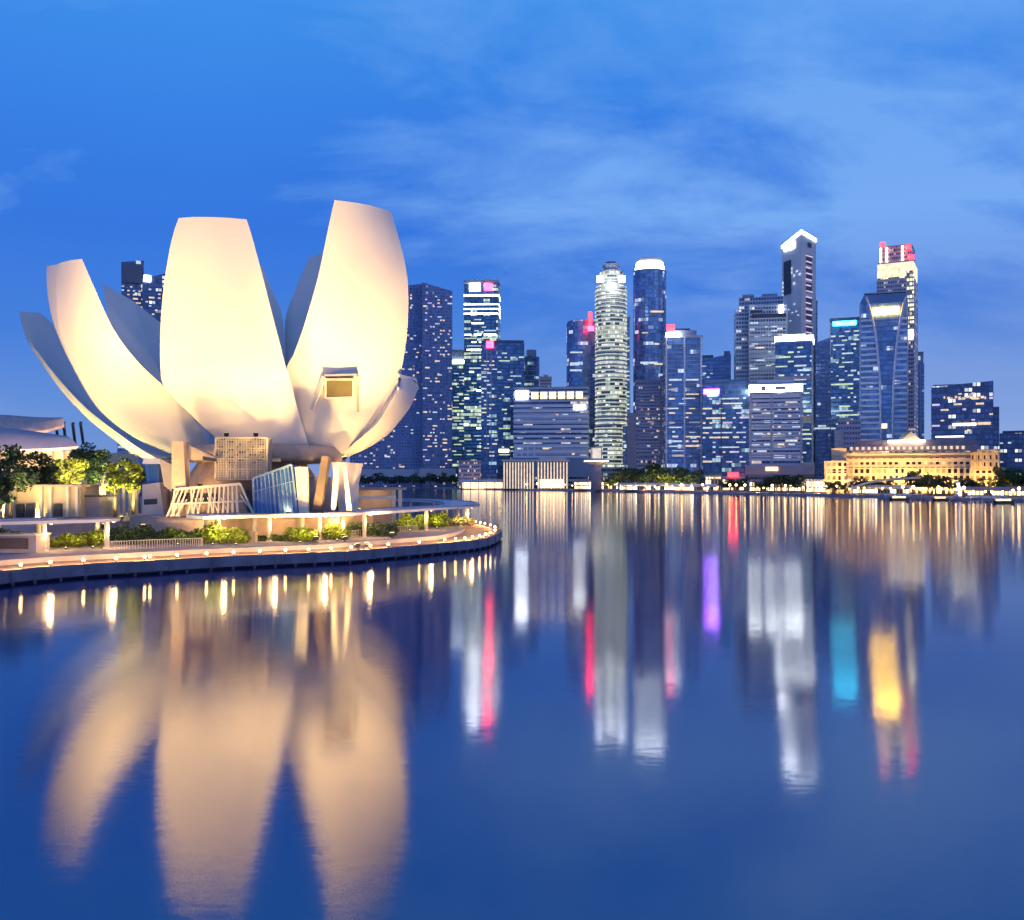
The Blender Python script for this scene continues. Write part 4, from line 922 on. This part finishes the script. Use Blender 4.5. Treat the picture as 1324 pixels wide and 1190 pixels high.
# stone pavilion under the left trees
t = thing('stone_pavilion', 'long tan stone pavilion lit warm under the left trees', 'pavilion', (XX(50,160), 166, 5.0))
m = MB(); m.prism([(XX(-40,160),160),(XX(104,160),160),(XX(104,160),170),(XX(-40,160),170)], 5.0, ZZ(630,160)); part('wall', m, m_gold, t)
m = MB(); m.prism([(XX(-42,159),159),(XX(106,159),159),(XX(106,160),171),(XX(-42,160),171)], ZZ(630,159), ZZ(627,159)); part('roof', m, m_tan, t)
for x0, x1 in ((22,31),(34,46),(70,80)): m = MB(); a = W(x0,661,159.8); b = W(x1,652,159.8); m.box(a.x, 159.6, 5.02, b.x, 160.1, b.z); part('opening', m, m_dark, t)
for x in (2, 16, 52, 64, 86, 98): m = MB(); a = W(x, 630, 159.6); m.box(a.x, 159.3, 5.0, a.x + .45, 159.9, ZZ(630,159)); part('pilaster', m, m_cream, t)
for px in (5, 32, 58, 90): uplight((XX(px, 155), 155, Z5), 1500, 'uplight at the foot of the tan stone pavilion', (1, .68, .3), 'uplights at the stone pavilion')
t = thing('terrace_kiosk', 'small dark kiosk with a flat roof between the stone pavilion and the slim lit trees', 'kiosk', (XX(119,164), 164, 5.0))
m = MB(); m.box(XX(108,162), 162, 5, XX(130,162), 167, ZZ(643,162)); part('wall', m, m_concrete, t); m = MB(); m.box(XX(106,161.5), 161.5, ZZ(643,162), XX(132,161.5), 167.5, ZZ(640.5,162)); part('roof', m, m_dark, t)
for k in range(6): m = MB(); a = XX(134 + k * 8, 178); m.box(a, 178, 5, a + .5, 178.5, ZZ(628,178)); single('slim_column', m, m_cream, 'slim pale column standing in the row behind the slim lit trees', 'column', (a, 178, 5), 'columns behind the slim trees')
# ------------------------------------------------------------------ ring canopies and their posts
def gd(y): return (CAMZ - 3.1) * F / (y - HOR)
OUTP = [(57,713),(138,709),(282,703),(348,700),(413,698),(471,695),(551,686),(604,680)]
POSTS = [Vector((XX(x, gd(y)), gd(y), 3.1)) for x, y in OUTP]
def canopy(line, width, label, tips=(False, False)):
    L_ = catmull(line, 60); A = offset(L_, 0); B = offset(L_, width); z0, z1 = 6.62, 7.05
    if tips[1]:
        for k in range(10): B[-1-k] = A[-1-k].lerp(B[-1-k], k / 10 * .9 + .1)
    t = thing('ring_canopy', label, 'canopy', (A[30].x, A[30].y, 3.1)); m = MB(); n = len(A)
    for i in range(n - 1):
        a, b, c, d = A[i], A[i+1], B[i+1], B[i]
        m.face([(a.x,a.y,z1),(b.x,b.y,z1),(c.x,c.y,z1),(d.x,d.y,z1)]); m.face([(a.x,a.y,z0),(d.x,d.y,z0),(c.x,c.y,z0),(b.x,b.y,z0)])
        m.face([(a.x,a.y,z0),(b.x,b.y,z0),(b.x,b.y,z1),(a.x,a.y,z1)]); m.face([(c.x,c.y,z0),(d.x,d.y,z0),(d.x,d.y,z1),(c.x,c.y,z1)])
    for q in (0, n - 1): m.face([(A[q].x,A[q].y,z0),(A[q].x,A[q].y,z1),(B[q].x,B[q].y,z1),(B[q].x,B[q].y,z0)])
    part('roof', m, m_white, t)
    for side, o in ((A, .35), (B, -.35)):             # steel gutter lines along both rims
        m = MB(); m.tube([p + Vector((0, 0, z1 + .05)) for p in side], .09, 5); part('rim', m, m_concrete, t)
    return t
def post(t, p):
    m = MB(); m.tube([p, p + Vector((0, 0, 3.52))], [.34, .30], 10); m.lathe([(.5, p.z), (.5, p.z + .14)], p.x, p.y, 10); part('post', m, m_cream, t)
    m = MB(); m.lathe([(.14, 6.50), (.14, 6.61)], p.x + .9, p.y, 10); part('downlight', m, e_warm, t)
line1 = [Vector((-86, 100, 0)), Vector((-76, 108, 0)), POSTS[0] + Vector((0, -1.5, -3.1)), POSTS[1] + Vector((1, -1.5, -3.1)), Vector((XX(156, 128), 128, 0))]
c1 = canopy(line1, 7.5, 'curved white flat canopy on paired posts at the left end of the promenade')
line2 = [Vector((XX(262, 131), 131, 0)), POSTS[2] + Vector((.4, -1.5, -3.1))] + [p + Vector((.8, -1.3, -3.1)) for p in POSTS[3:7]] + [POSTS[7] + Vector((1.6, -.5, -3.1)), Vector((XX(618, 193), 193, 0)), Vector((XX(606, 212), 212, 0)), Vector((XX(570, 228), 228, 0)), Vector((XX(520, 240), 240, 0))]
c2 = canopy(line2, 7.0, 'long curved white canopy on posts sweeping round below the museum to a rounded end')
cl = [(c1, p) for p in [Vector((-77.5, 111, 3.1))] + POSTS[:2]] + [(c2, p) for p in POSTS[2:]]
INP = [(-2, 122), (50, 124), (126, 129.5), (267, 136.5), (329, 139.3), (391, 143), (443, 149), (521, 171), (577, 184)]
for t, p in cl: post(t, p)
for k, (x, d) in enumerate(INP): post(c1 if k < 3 else c2, Vector((XX(x, d), d, 3.1)))
for x, d in ((592, 206), (560, 222), (530, 232)): post(c2, Vector((XX(x, d), d, 3.1)))
for i, p in enumerate(POSTS): lamp('POINT', 'canopy_light', c1 if i < 2 else c2, p + Vector((.9, -.2, 2.6)), 420, (1, .60, .24), size=.4)

# ------------------------------------------------------------------ lamps along the boardwalk edge
LAMPX = [(27,731),(65,728),(108,725),(150,723),(187,721),(194,720.5),(229,718.5),(267,716.5),(302,715),(336,713.5),(369,712),(399,711),(428,709.5),(454,708.5),(479,706.5),(502,704.5),(542,701.5),(575,698.5),(589,697.5),(601,696.5),(611,695),(620,693.5),(628,691.5),(634,689.5),(640,686),(640,682),(634,679.5),(627,677.5),(621,676.3),(615,675),(609,674)]
bol = None
DL = 'knee high boardwalk lamp with a glowing globe at the water edge'
for i, (x, y) in enumerate(LAMPX):
    d = lampd(y); p = Vector((XX(x, d), d, 2.5))
    k = min(range(1, len(EDGE) - 1), key=lambda q: (EDGE[q].x - p.x) ** 2 + (EDGE[q].y - p.y) ** 2); tg = EDGE[k+1] - EDGE[k-1]; inl = Vector((-tg.y, tg.x)).normalized()
    if bol is None:
        bol = thing('boardwalk_lamp', DL, 'lamp', p, 'lamps along the boardwalk edge')
        m = MB(); m.lathe([(.12, p.z), (.12, p.z + .05), (.06, p.z + .07), (.06, p.z + .36), (.13, p.z + .38)], p.x, p.y, 8); part('stem', m, m_dark, bol)
        m = MB(); m.lathe([(.06, p.z + .38), (.14, p.z + .43), (.17, p.z + .53), (.13, p.z + .63), (.04, p.z + .68)], p.x, p.y, 12); part('globe', m, em('globe_glow', (1.0, .58, .18), 42), bol)
        lamp('SPOT', 'deck_light', bol, p + Vector((0, 0, .95)), 1300, (1.0, .58, .22), p + Vector((inl.x * 2.2, inl.y * 2.2, -.6)), .12, 150, .8); ang0 = math.atan2(inl.y, inl.x)
    else: dup(bol, p, math.atan2(inl.y, inl.x) - ang0)

# ------------------------------------------------------------------ planting on the terrace
def hedge(px0, px1, d, zb, h, depth, m_, label, seed, n=1500, s=.22, name='shrub_bed'):
    r = random.Random(seed); x0, x1 = XX(px0, d), XX(px1, d); t = thing(name, label, 'shrubs', ((x0 + x1) / 2, d, zb))
    m = MB(); k = max(2, int((x1 - x0) / 1.1))
    for i in range(k):
        cx = x0 + (x1 - x0) * (i + .5) / k; hh = h * r.uniform(.65, 1.12); blob(m, (cx, d + r.uniform(-.3, .3) * depth, zb + hh * .5), ((x1-x0)/k * .95, depth * .55, hh * .52), n // k, s, r)
    part('foliage', m, m_, t)
    q = MB()
    for i in range(k * 2): cx = x0 + (x1 - x0) * r.random(); q.tube([(cx, d, zb), (cx + r.uniform(-.2, .2), d, zb + h * .6)], .03, 4)
    part('stems', q, m_bark, t); return t
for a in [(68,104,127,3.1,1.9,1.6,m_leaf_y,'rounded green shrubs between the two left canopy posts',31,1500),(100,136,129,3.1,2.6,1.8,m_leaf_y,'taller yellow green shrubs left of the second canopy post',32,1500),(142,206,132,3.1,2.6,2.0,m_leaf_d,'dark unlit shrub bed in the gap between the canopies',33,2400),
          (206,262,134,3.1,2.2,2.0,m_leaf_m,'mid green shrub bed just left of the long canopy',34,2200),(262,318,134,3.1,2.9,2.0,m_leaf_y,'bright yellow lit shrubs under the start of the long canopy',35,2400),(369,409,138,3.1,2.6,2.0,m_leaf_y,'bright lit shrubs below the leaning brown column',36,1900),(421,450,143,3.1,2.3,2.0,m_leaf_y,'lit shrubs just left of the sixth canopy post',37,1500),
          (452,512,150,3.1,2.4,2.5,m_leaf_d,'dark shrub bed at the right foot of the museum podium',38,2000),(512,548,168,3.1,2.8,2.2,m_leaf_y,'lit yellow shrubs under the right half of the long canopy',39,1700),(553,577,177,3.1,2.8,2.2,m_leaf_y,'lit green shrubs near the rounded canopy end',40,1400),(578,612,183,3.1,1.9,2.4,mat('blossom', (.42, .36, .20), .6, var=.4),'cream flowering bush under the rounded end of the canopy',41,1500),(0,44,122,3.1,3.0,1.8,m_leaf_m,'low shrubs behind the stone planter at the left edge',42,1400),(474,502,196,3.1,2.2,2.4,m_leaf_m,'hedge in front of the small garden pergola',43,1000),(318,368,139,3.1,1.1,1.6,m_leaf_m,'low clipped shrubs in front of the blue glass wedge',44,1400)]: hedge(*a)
for px, d, e in ((85,123.5,300),(120,125,420),(230,130.5,220),(275,130.5,520),(305,130.5,520),(388,134.5,520),(436,139.5,480),(530,164.5,520),(565,173.5,480),(596,179.5,380)): uplight((XX(px, d), d, 3.1), e * 5.5, UPL, (1, .86, .22), spot=150)
t = thing('stone_planter', 'long stone planter with a brown recessed front at the left edge', 'planter', (XX(10,118), 118.5, 3.1))
m = MB(); m.box(XX(-60,117), 117.5, 3.1, XX(44,117), 121, 5.2); part('basin', m, m_pave, t); m = MB(); m.box(XX(-60,117), 117.2, 3.6, XX(34,117), 117.7, 4.9); part('front_panel', m, m_brown, t); m = MB(); m.box(XX(-61,117), 117.1, 5.2, XX(45,117), 121.2, 5.38); part('coping', m, m_plaster, t)
for k, (a, b, d, lab) in enumerate(((318,330,136.5,'short pale planter wall below the lattice box'),(408,424,143,'short pale planter wall between two lit shrub beds'))):
    m = MB(); m.box(XX(a,d), d, 3.1, XX(b,d), d + 1.4, 4.5); m.box(XX(a,d) - .08, d - .08, 4.5, XX(b,d) + .08, d + 1.48, 4.62); single('planter_wall', m, m_tan, lab, 'planter', (XX(a,d), d, 3.1))
def railing(pts, label, zb=3.1):
    pts = catmull(pts, 40); t = thing('railing', label, 'railing', (pts[0].x, pts[0].y, zb)); m = MB()
    for p in pts: m.bar(Vector((p.x, p.y, zb)), Vector((p.x, p.y, zb + 1.05)), .06)
    part('balusters', m, m_cream, t); m = MB(); m.tube([Vector((p.x, p.y, zb + 1.08)) for p in pts], .05, 5); part('handrail', m, m_cream, t)
railing([Vector((XX(x, d), d, 0)) for x, d in ((142,122),(205,126),(262,129))], 'pale handrail in front of the dark shrub bed')
railing([Vector((XX(x, d), d, 0)) for x, d in ((455,147),(500,156),(540,164))], 'pale handrail along the terrace below the right shrubs')
# people-free garden pergola right of the museum
t = thing('garden_pergola', 'small white framed pergola with a pinkish flat roof right of the museum', 'pergola', (XX(485,188), 190, 3.1))
m = MB(); m.box(XX(452,186), 186, ZZ(634,186), XX(520,186), 194, ZZ(630.5,186)); part('roof', m, m_tpink, t); m = MB(); m.box(XX(457,186), 185.6, ZZ(645,186), XX(512,186), 186.0, ZZ(641,186)); part('lintel', m, m_white, t)
for x in (456, 507, 515): m = MB(); m.box(XX(x,186), 186.02, 3.1, XX(x+4,186), 186.6, ZZ(634,186)); part('post', m, m_cream, t)
m = MB(); m.box(XX(458,192), 192, 3.1, XX(508,192), 192.3, ZZ(634,192)); part('back_wall', m, m_tan, t)
lamp('POINT', 'pergola_light', t, (XX(482,188), 188, ZZ(637,188)), 350, (1, .7, .4))

# ------------------------------------------------------------------ golden hotel on the waterfront
d = 600
f = fp(1066, 1292, d, 46, R(-1)); t = tower('long golden floodlit neoclassical hotel with a colonnade and pinkish roof', f, 'grand_hotel', 'hotel')
fm = fp(1093, 1252, d - 3, 44, R(-1)); body(t, fm, d, 584, fa_hotel, 2, 'main_block'); fl = fp(1066, 1094, d, 40, R(-1)); body(t, fl, d, 597, fa_hotel, 2, 'side_wing'); fr = fp(1251, 1292, d, 40, R(-1)); body(t, fr, d, 583, fa_hotel, 2, 'side_wing')
fl2 = fp(1075, 1094, d + 3, 30); body(t, fl2, d, 581, m_gold, ZZ(597, d), 'corner_tower'); slab(t, fl2, d, 579.5, 582, m_gold, 'cornice', .7); slab(t, fl2, d, 588, 589.5, m_gold, 'cornice', .6)
slab(t, fm, d, 601, 603.5, m_gold, 'cornice', .9); slab(t, fm, d, 586.5, 589, m_gold, 'cornice', 1.2); slab(t, fm, d, 593, 594.5, m_gold, 'cornice', .6)
slab(t, fm, d, 589, 592.4, mat('frieze_shadow', (.16, .11, .10), .8), 'shade_band', .35); slab(t, fm, d, 604, 605.2, mat('frieze_shadow', (.16, .11, .10), .8), 'shade_band', .3)  # dark bands coloured in for the shadowed rows of the facade
slab(t, fl, d, 596, 598.5, m_gold, 'cornice', .9); slab(t, fr, d, 581, 584, m_gold, 'cornice', .9); slab(t, fr, d, 596, 598, m_gold, 'cornice', .9); slab(t, fl, d, 609, 610, m_gold, 'cornice', .5); slab(t, fr, d, 607, 608.5, m_gold, 'cornice', .5)
at = fp(1096, 1262, d + 2, 40, R(-1)); m = MB(); m.prism(at, ZZ(584, d), ZZ(576, d), fp2=shrink(at, .97)); part('attic', m, m_roof, t)
rf = fp(1100, 1264, d + 4, 36, R(-1)); m = MB(); m.prism(rf, ZZ(576, d), ZZ(568.5, d), fp2=shrink(rf, .94)); part('roof', m, m_roof, t)
for k in range(20):                                     # lit attic windows, one by one
    x = 1099 + k * 7.6; sign(t, at, d, x, x + 3.6, 577.5, 581.5, e_win, 'lit_window', out=1.2)
for k in range(21): x = 1095.5 + k * 7.55; sign(t, fm, d, x, x + 1.7, 604, 624, m_gold, 'column', out=1.3)
for k in range(4): x = 1068 + k * 6.4; sign(t, fl, d, x, x + 1.5, 611, 626, m_gold, 'column', out=.9)
for k in range(5): x = 1255 + k * 7.6; sign(t, fr, d, x, x + 1.7, 585, 606, m_gold, 'column', out=.9)
ce = fp(1148, 1196, d + 1, 16, R(-1)); slab(t, ce, d, 569, 572, e_crown_y, 'lit_cornice', 0); m = MB(); q = [W(1166,569,d+3), W(1191,569,d+3), W(1178,558,d+3)]; m.face(q); m.face([p + Vector((0, 9, 0)) for p in q][::-1]); [m.face([q[(i+1)%3], q[i], q[i] + Vector((0,9,0)), q[(i+1)%3] + Vector((0,9,0))]) for i in range(3)]; part('pediment', m, m_gold, t)
slab(t, fp(1210, 1246, d + 6, 12), d, 564.5, 569, m_tpink, 'roof_house', 0); slab(t, fp(1210, 1246, d + 6, 12), d, 563.5, 564.8, e_crown_y, 'roof_lights', .2)
for k in range(13):
    x = 1070 + k * 18; dd = d - 13 - (3 if 1093 < x < 1252 else 0); floodlight((XX(x, dd), dd, 2.3), W(x, 596, d - 2), 30000, 150, 'floodlight at the foot of the golden hotel facade', (1, .56, .15), 'floodlights before the golden hotel')
for k in range(5):
    x = 1110 + k * 34; floodlight((XX(x, d - 1), d - 1.6, ZZ(586.3, d)), W(x, 574, d + 4), 3500, 150, 'small floodlight on the upper ledge of the golden hotel', (1, .62, .4), 'floodlights on the hotel ledge')

# ------------------------------------------------------------------ waterside buildings
def pavilion(x0, x1, yr, d, label, wallm=e_warmsoft, roofm=m_white, th=1.6, depth=12, over=1.5, nc=6, name='waterside_pavilion'):
    f = fp(x0, x1, d, depth); t = tower(label, f, name, 'pavilion'); body(t, f, d, yr, wallm, 2, 'glass_wall')
    mb = MB(); mb.prism(grow(f, over), ZZ(yr, d), ZZ(yr, d) + th, fp2=grow(f, over * .5)); part('roof', mb, roofm, t)
    for k in range(nc): fins(t, f, [.015 + .97 * k / (nc - 1)], d, yr, 634, m_cream, .5, 'column')
    mb = MB(); mb.prism(grow(f, .25), 2, 3.1); part('plinth', mb, m_tan, t)
    return t
e_soft2 = facade('pavilion_glazing', (.55, .42, .28), (.10, .07, .05), 5.2, 1.7, .16, .22, .74, (1.0, .62, .26), 4.6, run=2, lit2=(1.0, .84, .58), seed=21)
e_soft3 = facade('pavilion_glazing_dim', (.45, .34, .26), (.08, .06, .05), 5.2, 1.9, .2, .25, .6, (1.0, .56, .22), 3.8, run=2, lit2=(1.0, .8, .5), seed=22)
pavilion(742, 800, 624, 768, 'low cream pavilion right of the domed hall', e_soft2, m_tan)
pavilion(800, 872, 627.5, 716, 'long low lit pavilion below the dark mound of trees', e_soft2, m_plaster, nc=9)
pavilion(872, 928, 629, 682, 'pale roofed quay pavilion below the violet neon block', e_soft2, m_white, nc=7)
t = pavilion(934, 962, 619, 690, 'small waterside pavilion with a red glowing sign on its roof', e_soft3, m_tpink); sign(t, fp(934,962,690,12), 690, 941, 955, 611, 617, e_sign_r, out=1.6)
t = pavilion(912, 932, 617, 720, 'small waterside pavilion with a pale green roof', e_soft3, mat('green_roof', (.30, .42, .30), .6)); 
pavilion(968, 1040, 624, 655, 'wide quay pavilion in front of the brilliant crowned block', e_soft3, m_pave, nc=9)
pavilion(1042, 1098, 623, 606, 'pale flat roofed pavilion left of the golden hotel', e_soft2, m_plaster, nc=7)
t = pavilion(1102, 1176, 631, 556, 'long arched roof pavilion before the golden hotel', e_soft2, m_plaster, nc=9)
m = MB(); m.tube([W(q.x, q.y, 554) for q in catmull([(1098,634,0),(1110,628,0),(1135,622,0),(1165,619,0),(1190,618,0)], 20)], .7, 6); part('arched_edge', m, m_cream, t)
pavilion(1250, 1330, 634, 492, 'low waterside pavilion with a pinkish roof at the right edge', e_soft3, m_tpink, nc=9)
# domed hall with lit columns
t = tower('waterside hall with rows of glowing vertical columns and a shallow dome', fp(650,735,825,26), 'domed_hall', 'hall')
for (a, b, yt, n) in ((650, 691, 597, 11), (694, 735, 597, 10)):
    f = fp(a, b, 825, 24); body(t, f, 825, yt, m_tdark, 2, 'hall_block'); slab(t, f, 825, yt - 2.5, yt, m_plaster, 'cornice', 1.2)
    for k in range(n): s = (k + .5) / n; fins(t, f, [s], 825, yt + 1, 632, em('column_glow', (1, .74, .46), .95), 1.1, 'lit_column')
c = cen(fp(694,735,825,24)); m = MB(); m.lathe([(13, ZZ(594.5,825)), (12, ZZ(593,825)), (8, ZZ(590.6,825)), (3, ZZ(589.4,825)), (.4, ZZ(589,825))], c.x, c.y, 24); part('dome', m, m_plaster, t)
sign(t, fp(694,735,825,24), 825, 698, 729, 620, 631, e_warmsoft, 'glazed_entrance', out=1.6)
# mushroom shaped lookout tower
c = W(771, 632, 755); t = thing('lookout_tower', 'cream mushroom shaped lookout tower with a wide saucer and box top', 'tower', (c.x, c.y, 2)); zz = lambda y: ZZ(y, 755)
m = MB(); m.lathe([(4.6, 2), (4.2, zz(612)), (4.0, zz(600))], c.x, c.y, 16); part('shaft', m, m_tpink, t)
m = MB(); m.lathe([(4.5, zz(601)), (9.4, zz(597.5)), (9.6, zz(595.5)), (6, zz(593))], c.x, c.y, 24); part('saucer', m, m_plaster, t)
m = MB(); m.lathe([(9.62, zz(597.2)), (9.75, zz(596.9)), (9.75, zz(596.2)), (9.62, zz(595.9))], c.x, c.y, 24); part('saucer_light', m, e_crown_y, t)
m = MB(); m.box(c.x - 3.8, c.y - 3.8, zz(593), c.x + 3.8, c.y + 3.8, zz(580)); part('lantern', m, em('lantern_glow', (1, .84, .66), .75), t); m = MB(); m.box(c.x - 4.3, c.y - 4.3, zz(580), c.x + 4.3, c.y + 4.3, zz(578.6)); part('cap', m, m_plaster, t)
for k in range(4): m = MB(); sx, sy = ((-1,-1),(1,-1),(1,1),(-1,1))[k]; m.box(c.x + sx*3.8 - .35, c.y + sy*3.8 - .35, zz(593), c.x + sx*3.8 + .35, c.y + sy*3.8 + .35, zz(580)); part('corner_post', m, m_tan, t)
# white statue spouting over the bay
c = W(1239, 640, 480); t = thing('white_statue', 'small white floodlit statue on a wave shaped pedestal at the quay', 'statue', (c.x, c.y, 2.3))
m = MB(); m.lathe([(2.2, 2.3), (2.3, 3.0), (1.5, 3.4), (1.7, 4.2), (1.1, 4.5)], c.x, c.y, 14); part('pedestal', m, m_plaster, t)
m = MB(); m.tube([Vector((c.x + .5, c.y, 4.4)), Vector((c.x + .7, c.y, 5.4)), Vector((c.x + .2, c.y, 6.8)), Vector((c.x, c.y, 8.2)), Vector((c.x - .2, c.y - .3, 9.4)), Vector((c.x - .6, c.y - .7, 9.9))], [.95, 1.15, .95, .85, 1.05, .45], 10); part('figure', m, m_white, t)
floodlight((c.x - 1, c.y - 7, 2.35), (c.x, c.y, 7), 9000, 60, 'floodlight on the quay aimed at the white statue', (.9, .95, 1), 'floodlight of the statue')
# jetties and boats
def jetty(x0, x1, d, label, roof=True):
    t = thing('jetty', label, 'jetty', (XX((x0+x1)/2, d), d, .8)); m = MB(); m.box(XX(x0,d), d, 1.35, XX(x1,d), d + 5, 1.75); part('deck', m, m_concrete, t)
    n = int((x1 - x0) / 7) + 1
    for k in range(n): m = MB(); x = XX(x0 + 2 + (x1-x0-4) * k / max(1, n-1), d); m.tube([(x, d + .5, -1), (x, d + .5, 1.6)], .22, 6); part('pile', m, m_dark, t)
    if roof:
        m = MB(); m.box(XX(x0+3,d), d + .5, 3.4, XX(x1-3,d), d + 4.5, 3.7); part('roof', m, m_white, t)
        for k in range(4): m = MB(); x = XX(x0 + 4 + (x1-x0-8) * k / 3, d); m.bar((x, d + .8, 1.1), (x, d + .8, 3.4), .18); part('post', m, m_white, t)
jetty(1142, 1196, 482, 'covered jetty with a long white roof left of the statue'); jetty(1252, 1306, 430, 'covered jetty with a pale roof right of the statue'); jetty(1196, 1236, 476, 'low open dark jetty beside the statue', False)
def boat(x0, x1, d, label, seed):
    L_ = XX(x1, d) - XX(x0, d); cx = (XX(x0, d) + XX(x1, d)) / 2; t = thing('river_boat', label, 'boat', (cx, d, 0)); m = MB(); h = L_ / 2; w = 2.0
    f = [Vector((cx - h, d)), Vector((cx - h * .8, d - w)), Vector((cx + h * .7, d - w)), Vector((cx + h, d)), Vector((cx + h * .7, d + w)), Vector((cx - h * .8, d + w))]
    m.prism([p for p in f], .6, [2.4, 2.0, 2.0, 2.5, 2.0, 2.0], fp2=[cen(f) + (p - cen(f)) * 1.05 for p in f]); part('hull', m, m_dark, t)
    m = MB(); m.box(cx - h * .6, d - w * .7, 1.95, cx + h * .5, d + w * .7, 2.9); part('cabin', m, e_warmsoft, t); m = MB(); m.box(cx - h * .68, d - w * .85, 2.9, cx + h * .6, d + w * .85, 3.1); part('roof', m, m_white, t)
boat(1206, 1226, 462, 'small river boat moored by the low dark jetty', 1); boat(1284, 1312, 415, 'river boat moored in front of the covered right jetty', 2); boat(1150, 1176, 470, 'river boat moored in front of the covered jetty left of the statue', 3)

# ------------------------------------------------------------------ quay lamps, in a long row
def shore_pt(px, inset):
    for a, b in zip(SHORE, SHORE[1:]):
        pa, pb = a.x / a.y * F + CX, b.x / b.y * F + CX
        if pb <= px <= pa:
            k = (px - CX) / F; dx, dy = b.x - a.x, b.y - a.y; s = (k * a.y - a.x) / (dx - k * dy); q = a.lerp(b, s); return Vector((k * (q.y + inset), q.y + inset, 2.3))
ql = None; QL = 'slim quay lamp post with a warm glowing head by the water'
r = random.Random(77)
for k in range(62):
    p = shore_pt(600 + k * 11.8 + r.uniform(-3, 3), 1.2)
    if p is None: continue
    if ql is None:
        ql = thing('quay_lamp', QL, 'lamp post', p, 'lamps along the far quay'); m = MB(); m.tube([p, p + Vector((0, 0, 3.4))], .09, 5); m.lathe([(.25, p.z), (.25, p.z + .25)], p.x, p.y, 6); part('pole', m, m_dark, ql)
        m = MB(); m.lathe([(.2, p.z + 3.4), (.5, p.z + 3.7), (.5, p.z + 4.1), (.15, p.z + 4.4)], p.x, p.y, 8); part('lamp_head', m, em('quay_head', (1, .56, .18), 30), ql)
        lamp('SPOT', 'quay_light', ql, p + Vector((0, 0, 3.35)), 6000, (1, .56, .22), p, .2, 130, .8)
    else: dup(ql, p, scale=r.choice((.8, 1, 1, 1.25)))

# ------------------------------------------------------------------ trees of the far shore
def proto_tree(seed, ml, n=420):
    r = random.Random(seed); t = thing('waterfront_tree', 'x', 'tree', (0, 0, 2.0), 'trees along the far shore'); m = MB(); m.tube([(0,0,2), (.1,0,5), (0,0,8.5)], [.35,.28,.1], 6)
    c_ = MB()
    for k in range(8):
        an = 2*PI*k/8; q = r.uniform(1.6, 3.6); c = Vector((math.cos(an)*q, math.sin(an)*q, 2 + r.uniform(4.2, 8))); blob(c_, c, (2.2, 2.2, 1.6), n // 8, .62, r)
        if k % 3 == 0: m.tube([(0,0,5), tuple(c)], [.14,.05], 4)
    part('trunk', m, m_bark, t); part('crown', c_, ml, t); return t
PT = [proto_tree(51, m_leaf_d), proto_tree(52, m_leaf_m), proto_tree(53, m_leaf_d)]
TL = {'mound': 'leafy tree in the dark mound below the pink striped block', 'apt': 'dark tree at the foot of the apartment towers', 'quay': 'dark quay tree in front of the brilliant crowned block', 'hotel': 'tree standing before the golden hotel colonnade', 'right': 'dark tree at the right end of the golden hotel', 'violet': 'small dark quay tree by the red sign pavilion'}
spots = [('mound', x, 742 + (k % 3) * 10, s) for k, (x, s) in enumerate(((790,1.3),(800,1.7),(812,1.9),(825,2.1),(838,2.2),(850,2.2),(862,2.2),(874,2.1),(886,1.9),(897,1.6),(905,1.2),(832,1.6),(868,1.7)))]
spots += [('apt', 458 + k * 11, 955 + (k % 3) * 9, 1.25 + .3 * (k % 2)) for k in range(13)]
spots += [('violet', x, 668, s) for x, s in ((936,1.0),(944,1.1),(953,1.0),(962,1.1))]
spots += [('quay', x, 640 + (k % 2) * 8, s) for k, (x, s) in enumerate(((984,1.1),(992,1.2),(1001,1.4),(1010,1.3),(1019,1.2),(1028,1.3),(1036,1.0)))]
spots += [('hotel', x, 560 + (k % 3) * 6, s) for k, (x, s) in enumerate(((1076,1.0),(1086,.9),(1104,1.0),(1114,1.1),(1124,1.0),(1135,1.1),(1146,1.0),(1180,1.3),(1190,1.4),(1200,1.5),(1210,1.4),(1220,1.2),(1232,1.0),(1246,1.1),(1262,1.1)))]
spots += [('right', x, 585, s) for x, s in ((1290,1.4),(1300,1.7),(1312,1.6),(1324,1.8))]
r = random.Random(9); used = set()
for i, (kind, x, d, s) in enumerate(spots):
    k = r.randrange(3); p = PT[k]; loc = (XX(x, d), d, 2.0); rz = r.uniform(0, 6.28); sc = (s * r.uniform(.9, 1.1), s * r.uniform(.9, 1.1), s * r.uniform(.85, 1.1))
    if k not in used:
        used.add(k); p.location = loc; p.rotation_euler = (0, 0, rz); p.scale = sc; p['label'] = TL[kind]; p['group'] = 'trees: ' + TL[kind]
    else: dup(p, loc, rz, TL[kind], 'trees: ' + TL[kind], sc)
for x, d in ((800,728),(818,728),(836,728),(854,728),(872,728),(890,730)): uplight((XX(x, d), d, 2.3), 26000, 'uplight under the dark mound of trees on the far shore', (1, .74, .2), 'uplights under the tree mound', 140)
